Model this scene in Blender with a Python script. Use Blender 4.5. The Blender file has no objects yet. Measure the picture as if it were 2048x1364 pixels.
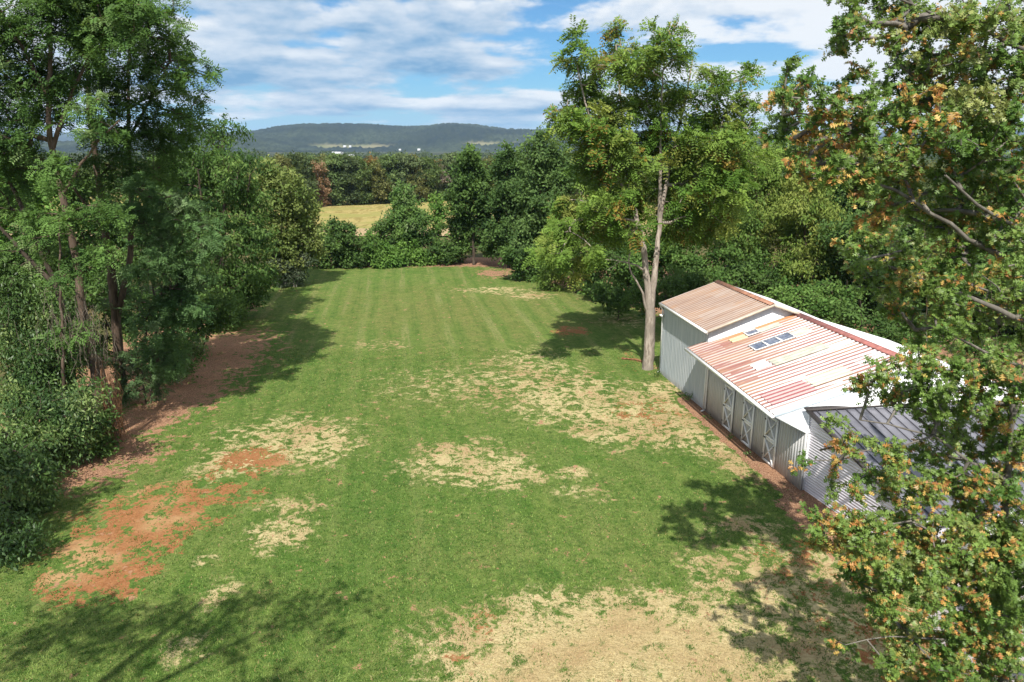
import bpy, math, random
import numpy as np
from mathutils import Vector, Matrix

random.seed(11)
RNG = np.random.default_rng(11)
SC = bpy.context.scene
COL = SC.collection
R = math.radians

# ------------------------------------------------------------------ camera
F = 1420.0                      # focal length in pixels of a 2048 px wide picture
PITCH = math.atan((682 - 295) / F)
CAMH = 13.5
cam = bpy.data.cameras.new('camera')
cam.sensor_width = 36.0
cam.lens = F / 2048 * 36.0
cam.clip_start = 0.1
cam.clip_end = 30000
cam_o = bpy.data.objects.new('camera', cam)
COL.objects.link(cam_o)
cam_o.location = (0, 0, CAMH)
cam_o.rotation_euler = (R(90) - PITCH, 0, 0)
SC.camera = cam_o
CP, SP = math.cos(PITCH), math.sin(PITCH)


def at(x, y, Y):
    """the point of the ground plan at distance Y that is seen at that place of the photograph"""
    X = (x - 1024) / F
    V = (y - 682) / F
    d = np.array([X, CP - V * SP, -(SP + V * CP)])
    return np.array([0, 0, CAMH]) + d * (Y / d[1])


def mpp(y, Y):
    V = (y - 682) / F
    return Y / (CP - V * SP) / F


def terrain_z(y):
    t = np.clip((np.asarray(y, float) - 96) / (260 - 96), 0, 1)
    return -4.0 * t * t * (3 - 2 * t)


def ground_at(px, Y):
    z = float(terrain_z(Y))
    fw = Y * CP + (CAMH - z) * SP
    return np.array([(px - 1024) / F * fw, Y, z])


# ------------------------------------------------------------------ helpers
def tag(o, label=None, cat=None, group=None, kind=None):
    if label: o['label'] = label
    if cat: o['category'] = cat
    if group: o['group'] = group
    if kind: o['kind'] = kind
    return o


def empty(name, loc, rz=0.0):
    o = bpy.data.objects.new(name, None)
    o.empty_display_size = 0.3
    COL.objects.link(o)
    o.location = tuple(float(a) for a in loc)
    o.rotation_euler = (0, 0, rz)
    return o


def mesh_np(name, verts, loops, starts, mat, parent=None, cols=None, attrs=None, smooth=False):
    me = bpy.data.meshes.new(name)
    verts = np.asarray(verts, np.float32)
    loops = np.asarray(loops, np.int32)
    starts = np.asarray(starts, np.int32)
    me.vertices.add(len(verts))
    me.vertices.foreach_set('co', verts.ravel())
    me.loops.add(len(loops))
    me.loops.foreach_set('vertex_index', loops)
    me.polygons.add(len(starts))
    me.polygons.foreach_set('loop_start', starts)
    if smooth:
        me.polygons.foreach_set('use_smooth', np.ones(len(starts), bool))
    if cols is not None:
        a = me.attributes.new('col', 'FLOAT_COLOR', 'POINT')
        c = np.ones((len(verts), 4), np.float32)
        c[:, :3] = cols
        a.data.foreach_set('color', c.ravel())
    for k, v in (attrs or {}).items():
        a = me.attributes.new(k, 'FLOAT', 'POINT')
        a.data.foreach_set('value', np.asarray(v, np.float32))
    me.update(calc_edges=True)
    me.materials.append(mat)
    o = bpy.data.objects.new(name, me)
    COL.objects.link(o)
    if parent is not None:
        o.parent = parent
    return o


def mesh_faces(name, verts, faces, mat, parent=None, smooth=False, attrs=None):
    loops, starts = [], []
    for f in faces:
        starts.append(len(loops)); loops.extend(f)
    return mesh_np(name, verts, loops, starts, mat, parent, attrs=attrs, smooth=smooth)


class MB:
    """collects boxes, bars and polygons into one mesh"""
    def __init__(self):
        self.v, self.f = [], []

    def add(self, vs, fs):
        n = len(self.v)
        self.v += [tuple(float(c) for c in p) for p in vs]
        self.f += [tuple(i + n for i in f) for f in fs]
        return self

    def box(self, a, b):
        x0, y0, z0 = a; x1, y1, z1 = b
        return self.add([(x0, y0, z0), (x1, y0, z0), (x1, y1, z0), (x0, y1, z0), (x0, y0, z1), (x1, y0, z1), (x1, y1, z1), (x0, y1, z1)],
                        [(0, 3, 2, 1), (4, 5, 6, 7), (0, 1, 5, 4), (1, 2, 6, 5), (2, 3, 7, 6), (3, 0, 4, 7)])

    def bar(self, p, q, w, h, up=(0, 0, 1)):
        p, q, up = Vector(p), Vector(q), Vector(up)
        d = (q - p).normalized()
        s = d.cross(up).normalized()
        t = s.cross(d).normalized()
        vs = []
        for c in (p, q):
            for a, b in ((-1, -1), (1, -1), (1, 1), (-1, 1)):
                vs.append(c + s * (a * w / 2) + t * (b * h / 2))
        return self.add(vs, [(0, 1, 2, 3), (7, 6, 5, 4), (0, 4, 5, 1), (1, 5, 6, 2), (2, 6, 7, 3), (3, 7, 4, 0)])

    def slab(self, poly, off):
        """a polygon given thickness along the vector off"""
        n = len(poly)
        off = Vector(off)
        vs = [Vector(p) for p in poly] + [Vector(p) + off for p in poly]
        fs = [tuple(range(n)), tuple(range(2 * n - 1, n - 1, -1))]
        for i in range(n):
            j = (i + 1) % n
            fs.append((i, i + n, j + n, j))
        return self.add(vs, fs)

    def tube(self, pts, rad, n=8):
        pts = [Vector(p) for p in pts]
        rings = []
        for i, p in enumerate(pts):
            d = (pts[min(i + 1, len(pts) - 1)] - pts[max(i - 1, 0)]).normalized()
            ref = Vector((0, 0, 1)) if abs(d.z) < 0.9 else Vector((1, 0, 0))
            s = d.cross(ref).normalized(); t = s.cross(d)
            r = rad[i] if hasattr(rad, '__len__') else rad
            rings.append([p + (s * math.cos(a) + t * math.sin(a)) * r for a in [2 * math.pi * k / n for k in range(n)]])
        vs = [v for r in rings for v in r]
        fs = []
        for i in range(len(pts) - 1):
            for k in range(n):
                fs.append((i * n + k, i * n + (k + 1) % n, (i + 1) * n + (k + 1) % n, (i + 1) * n + k))
        fs.append(tuple(range(n - 1, -1, -1)))
        fs.append(tuple((len(pts) - 1) * n + k for k in range(n)))
        return self.add(vs, fs)

    def build(self, name, mat, parent=None, smooth=False):
        return mesh_faces(name, self.v, self.f, mat, parent, smooth)


# ------------------------------------------------------------------ materials
def new_mat(name):
    m = bpy.data.materials.new(name)
    m.use_nodes = True
    nt = m.node_tree
    nt.nodes.clear()
    return m, nt


class NT:
    """short-hand for wiring shader nodes"""
    def __init__(self, nt):
        self.nt = nt

    def n(self, typ, **kw):
        nd = self.nt.nodes.new(typ)
        for k, v in kw.items():
            setattr(nd, k, v)
        return nd

    def link(self, a, b):
        self.nt.links.new(a, b)

    def val(self, sock, v):
        if isinstance(v, bpy.types.NodeSocket):
            self.link(v, sock)
        else:
            sock.default_value = v

    def math(self, op, a, b=0.0, c=None, clamp=False):
        nd = self.n('ShaderNodeMath', operation=op, use_clamp=clamp)
        self.val(nd.inputs[0], a); self.val(nd.inputs[1], b)
        if c is not None: self.val(nd.inputs[2], c)
        return nd.outputs[0]

    def mix(self, fac, a, b, typ='MIX'):
        nd = self.n('ShaderNodeMix', data_type='RGBA', blend_type=typ, clamp_factor=True)
        self.val(nd.inputs[0], fac)
        for s, v in ((nd.inputs[6], a), (nd.inputs[7], b)):
            if isinstance(v, bpy.types.NodeSocket): self.link(v, s)
            else: s.default_value = (*v, 1.0)
        return nd.outputs[2]

    def noise(self, vec, scale, detail=4, rough=0.55, dist=0.0):
        nd = self.n('ShaderNodeTexNoise')
        if vec is not None: self.link(vec, nd.inputs['Vector'])
        nd.inputs['Scale'].default_value = scale
        nd.inputs['Detail'].default_value = detail
        nd.inputs['Roughness'].default_value = rough
        nd.inputs['Distortion'].default_value = dist
        return nd.outputs['Fac']

    def mapping(self, vec, scale=(1, 1, 1), rot=(0, 0, 0), loc=(0, 0, 0)):
        nd = self.n('ShaderNodeMapping')
        self.link(vec, nd.inputs['Vector'])
        nd.inputs['Scale'].default_value = scale
        nd.inputs['Rotation'].default_value = rot
        nd.inputs['Location'].default_value = loc
        return nd.outputs[0]

    def ramp(self, fac, lo, hi):
        nd = self.n('ShaderNodeMapRange', interpolation_type='SMOOTHSTEP', clamp=True)
        self.val(nd.inputs['Value'], fac)
        nd.inputs['From Min'].default_value = lo
        nd.inputs['From Max'].default_value = hi
        return nd.outputs[0]

    def attr(self, name, out='Fac'):
        nd = self.n('ShaderNodeAttribute', attribute_name=name)
        return nd.outputs[out]

    def bump(self, height, strength, dist):
        nd = self.n('ShaderNodeBump')
        nd.inputs['Strength'].default_value = strength
        nd.inputs['Distance'].default_value = dist
        self.link(height, nd.inputs['Height'])
        return nd.outputs[0]

    def principled(self, col, rough=0.6, spec=0.3, metal=0.0, normal=None):
        nd = self.n('ShaderNodeBsdfPrincipled')
        if isinstance(col, bpy.types.NodeSocket): self.link(col, nd.inputs['Base Color'])
        else: nd.inputs['Base Color'].default_value = (*col, 1)
        self.val(nd.inputs['Roughness'], rough)
        nd.inputs['Specular IOR Level'].default_value = spec
        nd.inputs['Metallic'].default_value = metal
        if normal is not None: self.link(normal, nd.inputs['Normal'])
        return nd.outputs[0]

    def out(self, sh):
        o = self.n('ShaderNodeOutputMaterial')
        self.link(sh, o.inputs['Surface'])

    def obj(self):
        return self.n('ShaderNodeTexCoord').outputs['Object']

    def pos(self):
        return self.n('ShaderNodeNewGeometry').outputs['Position']


def leaf_material(name, trans=0.36, rough=0.6, spec=0.14):
    m, nt = new_mat(name); t = NT(nt)
    c = t.attr('col', 'Color')
    p = t.principled(c, rough, spec)
    tr = t.n('ShaderNodeBsdfTranslucent')
    c2 = t.mix(0.6, c, (1.25, 1.2, 0.5), 'MULTIPLY')
    t.link(c2, tr.inputs['Color'])
    mx = t.n('ShaderNodeMixShader'); mx.inputs[0].default_value = trans
    t.link(p, mx.inputs[1]); t.link(tr.outputs[0], mx.inputs[2])
    t.out(mx.outputs[0])
    return m


def bark_material(name, a, b, scale=6.0):
    m, nt = new_mat(name); t = NT(nt)
    v = t.mapping(t.obj(), (1, 1, 0.22))
    n1 = t.noise(v, scale, 6, 0.65)
    n2 = t.noise(t.obj(), 0.9, 3)
    c = t.mix(t.ramp(n1, 0.35, 0.65), a, b)
    c = t.mix(t.ramp(n2, 0.4, 0.7), c, tuple(0.6 * x for x in b))
    t.out(t.principled(c, 0.9, 0.15, normal=t.bump(n1, 0.9, 0.04)))
    return m


def plain(name, col, rough=0.6, spec=0.3, var=0.12, scale=3.0, metal=0.0):
    m, nt = new_mat(name); t = NT(nt)
    n1 = t.noise(t.obj(), scale, 6, 0.6)
    c = t.mix(t.ramp(n1, 0.3, 0.7), tuple(x * (1 - var) for x in col), tuple(min(1, x * (1 + var)) for x in col))
    t.out(t.principled(c, rough, spec, metal))
    return m


LEAF = leaf_material('leaf')
LEAF_GLOSS = leaf_material('glossy_leaf', 0.32, 0.42, 0.28)
BARK_DARK = bark_material('dark_bark', (0.035, 0.026, 0.02), (0.11, 0.085, 0.065))
BARK_PALE = bark_material('pale_bark', (0.18, 0.145, 0.115), (0.42, 0.36, 0.30), 9)
BARK_GREY = bark_material('grey_bark', (0.07, 0.06, 0.05), (0.22, 0.20, 0.17))
BARK_TAN = bark_material('tan_bark', (0.055, 0.040, 0.030), (0.16, 0.115, 0.085))


# ------------------------------------------------------------------ foliage
class Noise3:
    def __init__(self, seed, scale, n=7):
        r = np.random.default_rng(seed)
        k = r.normal(size=(n, 3)); k /= np.linalg.norm(k, axis=1)[:, None]
        self.k = k * (2 * np.pi / scale) * r.uniform(0.6, 1.7, (n, 1))
        self.p = r.uniform(0, 6.28, n)

    def __call__(self, P):
        return np.sin(np.asarray(P) @ self.k.T + self.p).mean(1) * 1.9


# leaf outlines: vertices (along, across, lift), faces
QUAD = (np.array([[0, 0, 0], [0.5, -0.5, 0.07], [1, 0, -0.06], [0.5, 0.5, 0.07]]), [[0, 1, 2, 3]])
LOBED = (np.array([[0, 0, 0], [.26, 0, .01], [.66, 0, .02], [1, 0, -.08],
                   [.30, -.42, .07], [.30, .42, .07], [.66, -.58, .03], [.66, .58, .03], [.93, -.34, -.04], [.93, .34, -.04]]),
         [[0, 4, 1], [0, 1, 5], [1, 6, 2], [1, 2, 7], [2, 8, 3], [2, 3, 9]])


def unit(a):
    return a / np.maximum(np.linalg.norm(a, axis=-1, keepdims=True), 1e-9)


def leaves_mesh(name, P, D, N, L, W, C, shape, mat, parent):
    """many leaves: base points P, directions D, normals N, lengths, widths, colours"""
    V, faces = shape
    D = unit(D); S = unit(np.cross(N, D)); N = np.cross(D, S)
    n, k = len(P), len(V)
    v = (P[:, None] + D[:, None] * (V[None, :, 0:1] * L[:, None, None]) + S[:, None] * (V[None, :, 1:2] * W[:, None, None])
         + N[:, None] * (V[None, :, 2:3] * L[:, None, None])).reshape(-1, 3)
    fl = [i for f in faces for i in f]
    base = (np.arange(n) * k)[:, None]
    loops = (base + np.array(fl)[None]).ravel()
    st, a = [], 0
    for f in faces:
        st.append(a); a += len(f)
    starts = ((np.arange(n) * len(fl))[:, None] + np.array(st)[None]).ravel()
    return mesh_np(name, v, loops, starts, mat, parent, cols=np.repeat(C, k, axis=0))


def rings_mesh(paths, nside=9, seed=0):
    """trunks and limbs: list of (points, radii); returns verts, quads"""
    r = np.random.default_rng(seed)
    V, Q = [], []
    off = 0
    for pts, rad in paths:
        pts = np.asarray(pts, float); rad = np.asarray(rad, float)
        d = unit(np.gradient(pts, axis=0))
        ref = np.where(np.abs(d[:, 2:3]) < 0.9, np.array([[0, 0, 1.0]]), np.array([[1.0, 0, 0]]))
        ref = np.tile(np.array([[0.31, 0.95, 0.05]]), (len(pts), 1)) if abs(d[:, 2]).mean() > 0.5 else ref
        s = unit(np.cross(d, ref)); t = np.cross(s, d)
        a = np.arange(nside) * 2 * np.pi / nside
        bump = 1 + 0.09 * np.sin(a * 3 + r.uniform(0, 6)) [None] + r.normal(0, 0.035, (len(pts), nside))
        ring = pts[:, None] + (s[:, None] * np.cos(a)[None, :, None] + t[:, None] * np.sin(a)[None, :, None]) * (rad[:, None] * bump)[:, :, None]
        V.append(ring.reshape(-1, 3))
        i = np.arange(len(pts) - 1)[:, None] * nside; k = np.arange(nside)[None]; k2 = (k + 1) % nside
        Q.append(np.stack([i + k, i + k2, i + nside + k2, i + nside + k], -1).reshape(-1, 4) + off)
        off += len(pts) * nside
    return np.concatenate(V), np.concatenate(Q)


def edges_mesh(A, B, ra, rb, nside=4):
    d = unit(B - A)
    ref = np.where(np.abs(d[:, 2:3]) < 0.9, np.array([[0, 0, 1.0]]), np.array([[1.0, 0, 0]]))
    s = unit(np.cross(d, ref)); t = np.cross(s, d)
    a = np.arange(nside) * 2 * np.pi / nside
    c = s[:, None] * np.cos(a)[None, :, None] + t[:, None] * np.sin(a)[None, :, None]
    v = np.concatenate([A[:, None] + c * ra[:, None, None], B[:, None] + c * rb[:, None, None]], 1).reshape(-1, 3)
    k = np.arange(nside); k2 = (k + 1) % nside
    q = np.stack([k, k2, k2 + nside, k + nside], -1)
    Q = (q[None] + (np.arange(len(A)) * 2 * nside)[:, None, None]).reshape(-1, 4)
    return v, Q


def resample(pts, step, r0, r1, jit=0.0, rng=None):
    pts = np.asarray(pts, float)
    seg = np.linalg.norm(np.diff(pts, axis=0), axis=1)
    s = np.concatenate([[0], np.cumsum(seg)])
    n = max(3, int(s[-1] / step) + 1)
    u = np.linspace(0, s[-1], n)
    # smooth (cosine eased catmull would overshoot): linear then averaged
    q = np.stack([np.interp(u, s, pts[:, i]) for i in range(3)], 1)
    for _ in range(2):
        q[1:-1] = 0.5 * q[1:-1] + 0.25 * (q[:-2] + q[2:])
    if jit and rng is not None:
        q[1:-1] += rng.normal(0, jit, q[1:-1].shape)
    rad = r0 + (r1 - r0) * (u / s[-1]) ** 0.8
    return q, rad


def make_tree(name, label, cat, base, trunks, blobs, style, pal, group=None, bark=None, seed=1, dens=10.0, per=5, leaf=0.16,
              spray=0.45, mat=None, crown_name='crown', trunk_name='trunk', twig=0.012, autumn=None, stems=None, sag=0.06, tipscale=1.0,
              extra=None, updark=0.0):
    """trunks: list of (points, r0, r1); blobs: list of (centre, radius vector); tips fill the blobs, twigs join each tip to the
    nearest wood, sprays of leaves sit on the tips."""
    rng = np.random.default_rng(seed)
    if style == 'oak':
        dens *= 2.8; per = int(per * 2.1); leaf *= 0.95; spray *= 1.3
    elif style == 'pinnate':
        dens *= 2.1; per = int(per * 2.0); leaf *= 1.4
    else:
        dens *= 1.6; per = int(per * 1.8); leaf *= 1.4
    base = np.asarray(base, float)
    root = empty(name, base)
    tag(root, label, cat, group)
    paths = []
    nodes = []
    for pts, r0, r1 in trunks:
        q, rad = resample(pts, 0.45, r0, r1, 0.02, rng)
        paths.append((q - base, rad))
        nodes.append(q)
    nodes = np.concatenate(nodes)
    ntr = len(nodes)
    tips, tw = [], []
    for b in blobs:
        c, rv = np.asarray(b[0], float), np.asarray(b[1], float)
        f = b[2] if len(b) > 2 else 1.0
        n = max(3, int(dens * f * (rv[0] * rv[2] + rv[0] * rv[1]) / 2))
        d = unit(rng.normal(size=(n, 3))) * (rng.uniform(0.02, 1, (n, 1)) ** 0.5) * 1.08
        tips.append(c + d * rv * rng.uniform(0.8, 1.2, (n, 1)))
    tips = np.concatenate(tips)
    gz = base[2] + 0.15
    tips = tips[tips[:, 2] > gz]
    d0 = np.min(np.linalg.norm(tips[:, None] - nodes[None, ::2], axis=2), axis=1)
    tips = tips[np.argsort(d0)]
    maxn = ntr + len(tips) * 7
    P = np.zeros((maxn, 3)); P[:ntr] = nodes
    par = np.full(maxn, -1); cnt = np.zeros(maxn)
    m = ntr
    tip_idx, tip_dir = [], []
    for tp in tips:
        dv = tp - P[:m]
        dist = np.linalg.norm(dv, axis=1)
        cost = dist + 0.7 * np.maximum(0, -dv[:, 2]) + 0.0
        j = int(np.argmin(cost))
        L = dist[j]
        k = int(min(6, max(1, round(L / 0.55))))
        a = P[j]
        prev = j
        for i in range(1, k + 1):
            u = i / k
            q = a + (tp - a) * u
            q = q + np.array([0, 0, sag * L * math.sin(math.pi * u)]) + rng.normal(0, 0.05 * L / k, 3) * (u < 1)
            P[m] = q; par[m] = prev; prev = m; m += 1
        tip_idx.append(m - 1); tip_dir.append(unit(tp - a))
    tip_idx = np.array(tip_idx); tip_dir = np.array(tip_dir)
    cnt[tip_idx] = 1
    for i in range(m - 1, ntr - 1, -1):
        if par[i] >= 0: cnt[par[i]] += cnt[i]
    idx = np.arange(ntr, m)
    rad = twig * np.sqrt(np.maximum(cnt, 1))
    A = P[par[idx]] - base; B = P[idx] - base
    rb = rad[idx]; ra = np.minimum(rad[par[idx]], rb * 1.5)
    v1, q1 = rings_mesh(paths, 10, seed)
    v2, q2 = edges_mesh(A, B, ra, rb)
    v = np.concatenate([v1, v2]); q = np.concatenate([q1, q2 + len(v1)])
    mesh_np(trunk_name, v, q.ravel(), np.arange(len(q)) * 4, bark or BARK_DARK, root, smooth=True)
    T = P[tip_idx] - base
    nt = len(T)
    # colour of each spray: drifting through the crown, some of it turned
    nz = Noise3(seed + 5, 3.2)(T + base); nz2 = Noise3(seed + 9, 0.9)(T + base)
    pal = [np.array(c) * 1.4 for c in pal]
    w = np.clip(0.5 + 0.55 * nz + 0.25 * nz2 + rng.normal(0, 0.15, nt), 0, 1)[:, None]
    tc = pal[0] * (1 - w) + pal[1] * w
    if len(pal) > 2:
        w2 = np.clip((Noise3(seed + 21, 2.2)(T + base) + 0.5 * rng.normal(size=nt) - 0.55) * 1.4, 0, 1)[:, None]
        tc = tc * (1 - w2) + pal[2] * w2
    aut = np.zeros(nt)
    if autumn is not None:
        acols, amt, fn = autumn
        a = Noise3(seed + 31, 1.5)(T + base) * 0.5 + 0.45 * rng.normal(size=nt) + amt
        if fn is not None: a = a + fn(T + base)
        aut = np.clip(a, 0, 1)
    # sprays
    if style == 'pinnate':
        n = nt * per
        ti = np.repeat(np.arange(nt), per)
        st = T[ti] + rng.normal(0, spray * 0.42, (n, 3)) * np.array([1, 1, 0.6])
        dr = unit(tip_dir[ti] * 0.7 + rng.normal(0, 0.6, (n, 3)) + np.array([0, 0, -0.12]))
        rl = leaf * rng.uniform(2.2, 3.6, n)
        pairs = 6
        u = np.linspace(0.15, 1, pairs)
        nrm = unit(np.array([0, -0.5, 0.9]) + rng.normal(0, 0.42, (n, 3)))
        side = unit(np.cross(nrm, dr))
        droop = np.array([0, 0, -1.0])
        Ps, Ds, Ns, Ls, Ws, Cs = [], [], [], [], [], []
        jit = rng.uniform(0.72, 1.3, n)[:, None]
        base_c = tc[ti] * jit
        for i, ui in enumerate(u):
            p0 = st + dr * (rl * ui)[:, None] + droop * (0.30 * rl * ui * ui)[:, None]
            for sg in (-1, 1):
                Ps.append(p0); Ds.append(unit(side * sg + dr * 0.45 + rng.normal(0, 0.12, (n, 3))))
                Ns.append(nrm + rng.normal(0, 0.2, (n, 3)))
                Ls.append(leaf * rng.uniform(0.75, 1.15, n) * (1.15 - 0.5 * abs(ui - 0.5))); Ws.append(leaf * rng.uniform(0.32, 0.46, n))
                cc = base_c * rng.uniform(0.85, 1.15, (n, 1))
                if autumn is not None:
                    pick = rng.uniform(size=n) < aut[ti]
                    cc = np.where(pick[:, None], np.array(autumn[0])[rng.integers(0, len(autumn[0]), n)] * jit, cc)
                Cs.append(cc)
        Pn, Dn, Nn = map(np.concatenate, (Ps, Ds, Ns)); Ln, Wn, Cn = map(np.concatenate, (Ls, Ws, Cs))
        shape = QUAD
    else:
        n = nt * per
        ti = np.repeat(np.arange(nt), per)
        if style == 'oak':
            Pn = T[ti] - tip_dir[ti] * (rng.uniform(0, 1, (n, 1)) ** 1.5 * spray) + rng.normal(0, 0.035, (n, 3))
            Dn = unit(tip_dir[ti] * 0.5 + rng.normal(0, 0.7, (n, 3)) + np.array([0, 0, -0.25]))
            Nn = unit(np.array([0, -0.55, 0.8]) + rng.normal(0, 0.5, (n, 3)))
            Ln = leaf * rng.uniform(0.7, 1.2, n); Wn = Ln * rng.uniform(0.75, 1.0, n)
            shape = LOBED
        else:
            Pn = T[ti] + rng.normal(0, spray * 0.55, (n, 3)) * np.array([1, 1, 0.8])
            dz = -0.9 if style == 'droop' else -0.25
            Dn = unit(tip_dir[ti] * 0.4 + rng.normal(0, 0.7, (n, 3)) + np.array([0, 0, dz]))
            Nn = unit(np.array([0, -0.55, 0.8]) + rng.normal(0, 0.5, (n, 3)))
            Ln = leaf * rng.uniform(0.65, 1.25, n); Wn = Ln * (0.36 if style == 'droop' else 0.55) * rng.uniform(0.8, 1.2, n)
            shape = QUAD
        Cn = tc[ti] * rng.uniform(0.7, 1.32, (n, 1))
        if autumn is not None:
            pick = rng.uniform(size=n) < aut[ti]
            Cn = np.where(pick[:, None], np.array(autumn[0])[rng.integers(0, len(autumn[0]), n)] * rng.uniform(0.75, 1.2, (n, 1)), Cn)
    leaves_mesh(crown_name, Pn, Dn, Nn, Ln, Wn, np.clip(Cn, 0.004, 1), shape, mat or LEAF, root)
    return root


def B(Y, lst, spread=1.5, seed=0, deep=1.0, flat=0.9):
    """crown masses read off the photograph (centre and radius in its pixels) set at distance Y with real depth"""
    r = np.random.default_rng(seed + 77)
    out = []
    for b in lst:
        dy = r.uniform(-spread, spread)
        if len(b) > 4: dy = b[4]
        y = Y + dy
        k = mpp(b[1], y)
        rv = np.array([b[2] * k, b[2] * k * deep, b[2] * k * flat])
        f = b[3] if len(b) > 3 else 1.0
        out.append((at(b[0], b[1], y), rv, f))
    return out


def path(Y, pts, dys=None):
    """a limb read off the photograph; the first point may be 'g' = on the ground"""
    out = []
    for i, p in enumerate(pts):
        y = Y + (dys[i] if dys else 0)
        out.append(ground_at(p[0], y) if p[1] == 'g' else at(p[0], p[1], y))
    if isinstance(pts[0][1], str):
        out[0] = out[0] - np.array([0, 0, 0.12])
    return np.array(out)

# ------------------------------------------------------------------ daylight
CLOUD_LO, CLOUD_HI = (0.125, 0.265, 0.43), (0.62, 0.64, 0.66)
CLX, CLY = 13.7, 1.2
SKY_LOW = (0.25, 0.43, 0.58)
SKY_MUL = (0.034, 0.060, 0.080)
SUN_EL = R(52)
BEAR = R(6)                     # the light travels away from the camera, a touch to the right
SC.view_settings.view_transform = 'Standard'
SC.view_settings.look = 'None'
SC.view_settings.gamma = 1.0
SC.cycles.use_denoising = True
SC.view_settings.exposure = 0.60
sun = bpy.data.lights.new('sun', 'SUN')
sun.energy = 5.0
sun.angle = R(0.5)
sun.color = (1.0, 0.95, 0.87)
sun_o = bpy.data.objects.new('sun', sun)
COL.objects.link(sun_o)
sun_o.location = (-10, -60, 80)
ld = Vector((math.cos(SUN_EL) * math.sin(BEAR), math.cos(SUN_EL) * math.cos(BEAR), -math.sin(SUN_EL)))
sun_o.rotation_euler = ld.to_track_quat('-Z', 'Y').to_euler()

world = bpy.data.worlds.new('World')
SC.world = world
world.use_nodes = True
wt = world.node_tree
wt.nodes.clear()
t = NT(wt)
sky = t.n('ShaderNodeTexSky', sky_type='NISHITA')
sky.sun_disc = False
sky.sun_elevation = SUN_EL
sky.sun_rotation = math.pi + BEAR
sky.altitude = 150
sky.air_density = 1.0
sky.dust_density = 0.6
sky.ozone_density = 1.6
dirv = t.n('ShaderNodeTexCoord').outputs['Generated']
sep = t.n('ShaderNodeSeparateXYZ'); t.link(dirv, sep.inputs[0])
dx, dy, dz = sep.outputs


def cloud_field(lift):
    """heaped clouds over the horizon, flattened and closer together the lower they stand"""
    az = t.math('ARCTAN2', dx, dy)
    el = t.math('LOGARITHM', t.math('ADD', t.math('MAXIMUM', t.math('ADD', dz, lift), -0.02), 0.075), math.e)
    cmb = t.n('ShaderNodeCombineXYZ'); t.link(az, cmb.inputs[0]); t.link(el, cmb.inputs[1])
    band = t.noise(t.mapping(cmb.outputs[0], (1.5, 4.4, 1), loc=(CLX, CLY, 0.4)), 0.75, 3, 0.5)
    puff = t.noise(t.mapping(cmb.outputs[0], (6.0, 3.6, 1), loc=(CLY, CLX, 1.4)), 1.15, 10, 0.56)
    return t.math('ADD', t.math('MULTIPLY', band, 0.54), t.math('MULTIPLY', puff, 0.54))


d0 = cloud_field(0.0)
d1 = cloud_field(0.011)
side = t.math('MAXIMUM', t.math('SUBTRACT', t.math('ABSOLUTE', t.math('ADD', dx, 0.13)), 0.16), 0.0)
cover = t.math('ADD', t.math('ADD', d0, t.math('MULTIPLY', t.ramp(dz, 0.085, 0.03), 0.035)), t.math('MULTIPLY', side, 0.24))
alpha = t.ramp(cover, 0.478, 0.555)
shade = t.math('MULTIPLY', t.math('SUBTRACT', d1, d0), 6.0)
thick = t.math('MULTIPLY', t.math('SUBTRACT', d0, 0.565), -4.2)
lightness = t.math('ADD', t.math('ADD', t.math('ADD', 0.42, thick), t.math('MULTIPLY', shade, -1.0)), t.math('MULTIPLY', side, 1.7), clamp=True)
ccol = t.mix(lightness, CLOUD_LO, CLOUD_HI)
skyc = t.n('ShaderNodeVectorMath', operation='MULTIPLY')
t.link(sky.outputs[0], skyc.inputs[0]); skyc.inputs[1].default_value = SKY_MUL
low = t.ramp(dz, -0.02, 0.10)
skym = t.mix(low, SKY_LOW, skyc.outputs[0])
alpha = t.math('MULTIPLY', alpha, t.math('ADD', 0.55, t.math('MULTIPLY', t.ramp(dz, 0.0, 0.05), 0.40)))
fin = t.mix(alpha, skym, ccol)
bg = t.n('ShaderNodeBackground'); t.link(fin, bg.inputs[0]); bg.inputs[1].default_value = 1.0
wo = t.n('ShaderNodeOutputWorld'); t.link(bg.outputs[0], wo.inputs[0])

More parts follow.
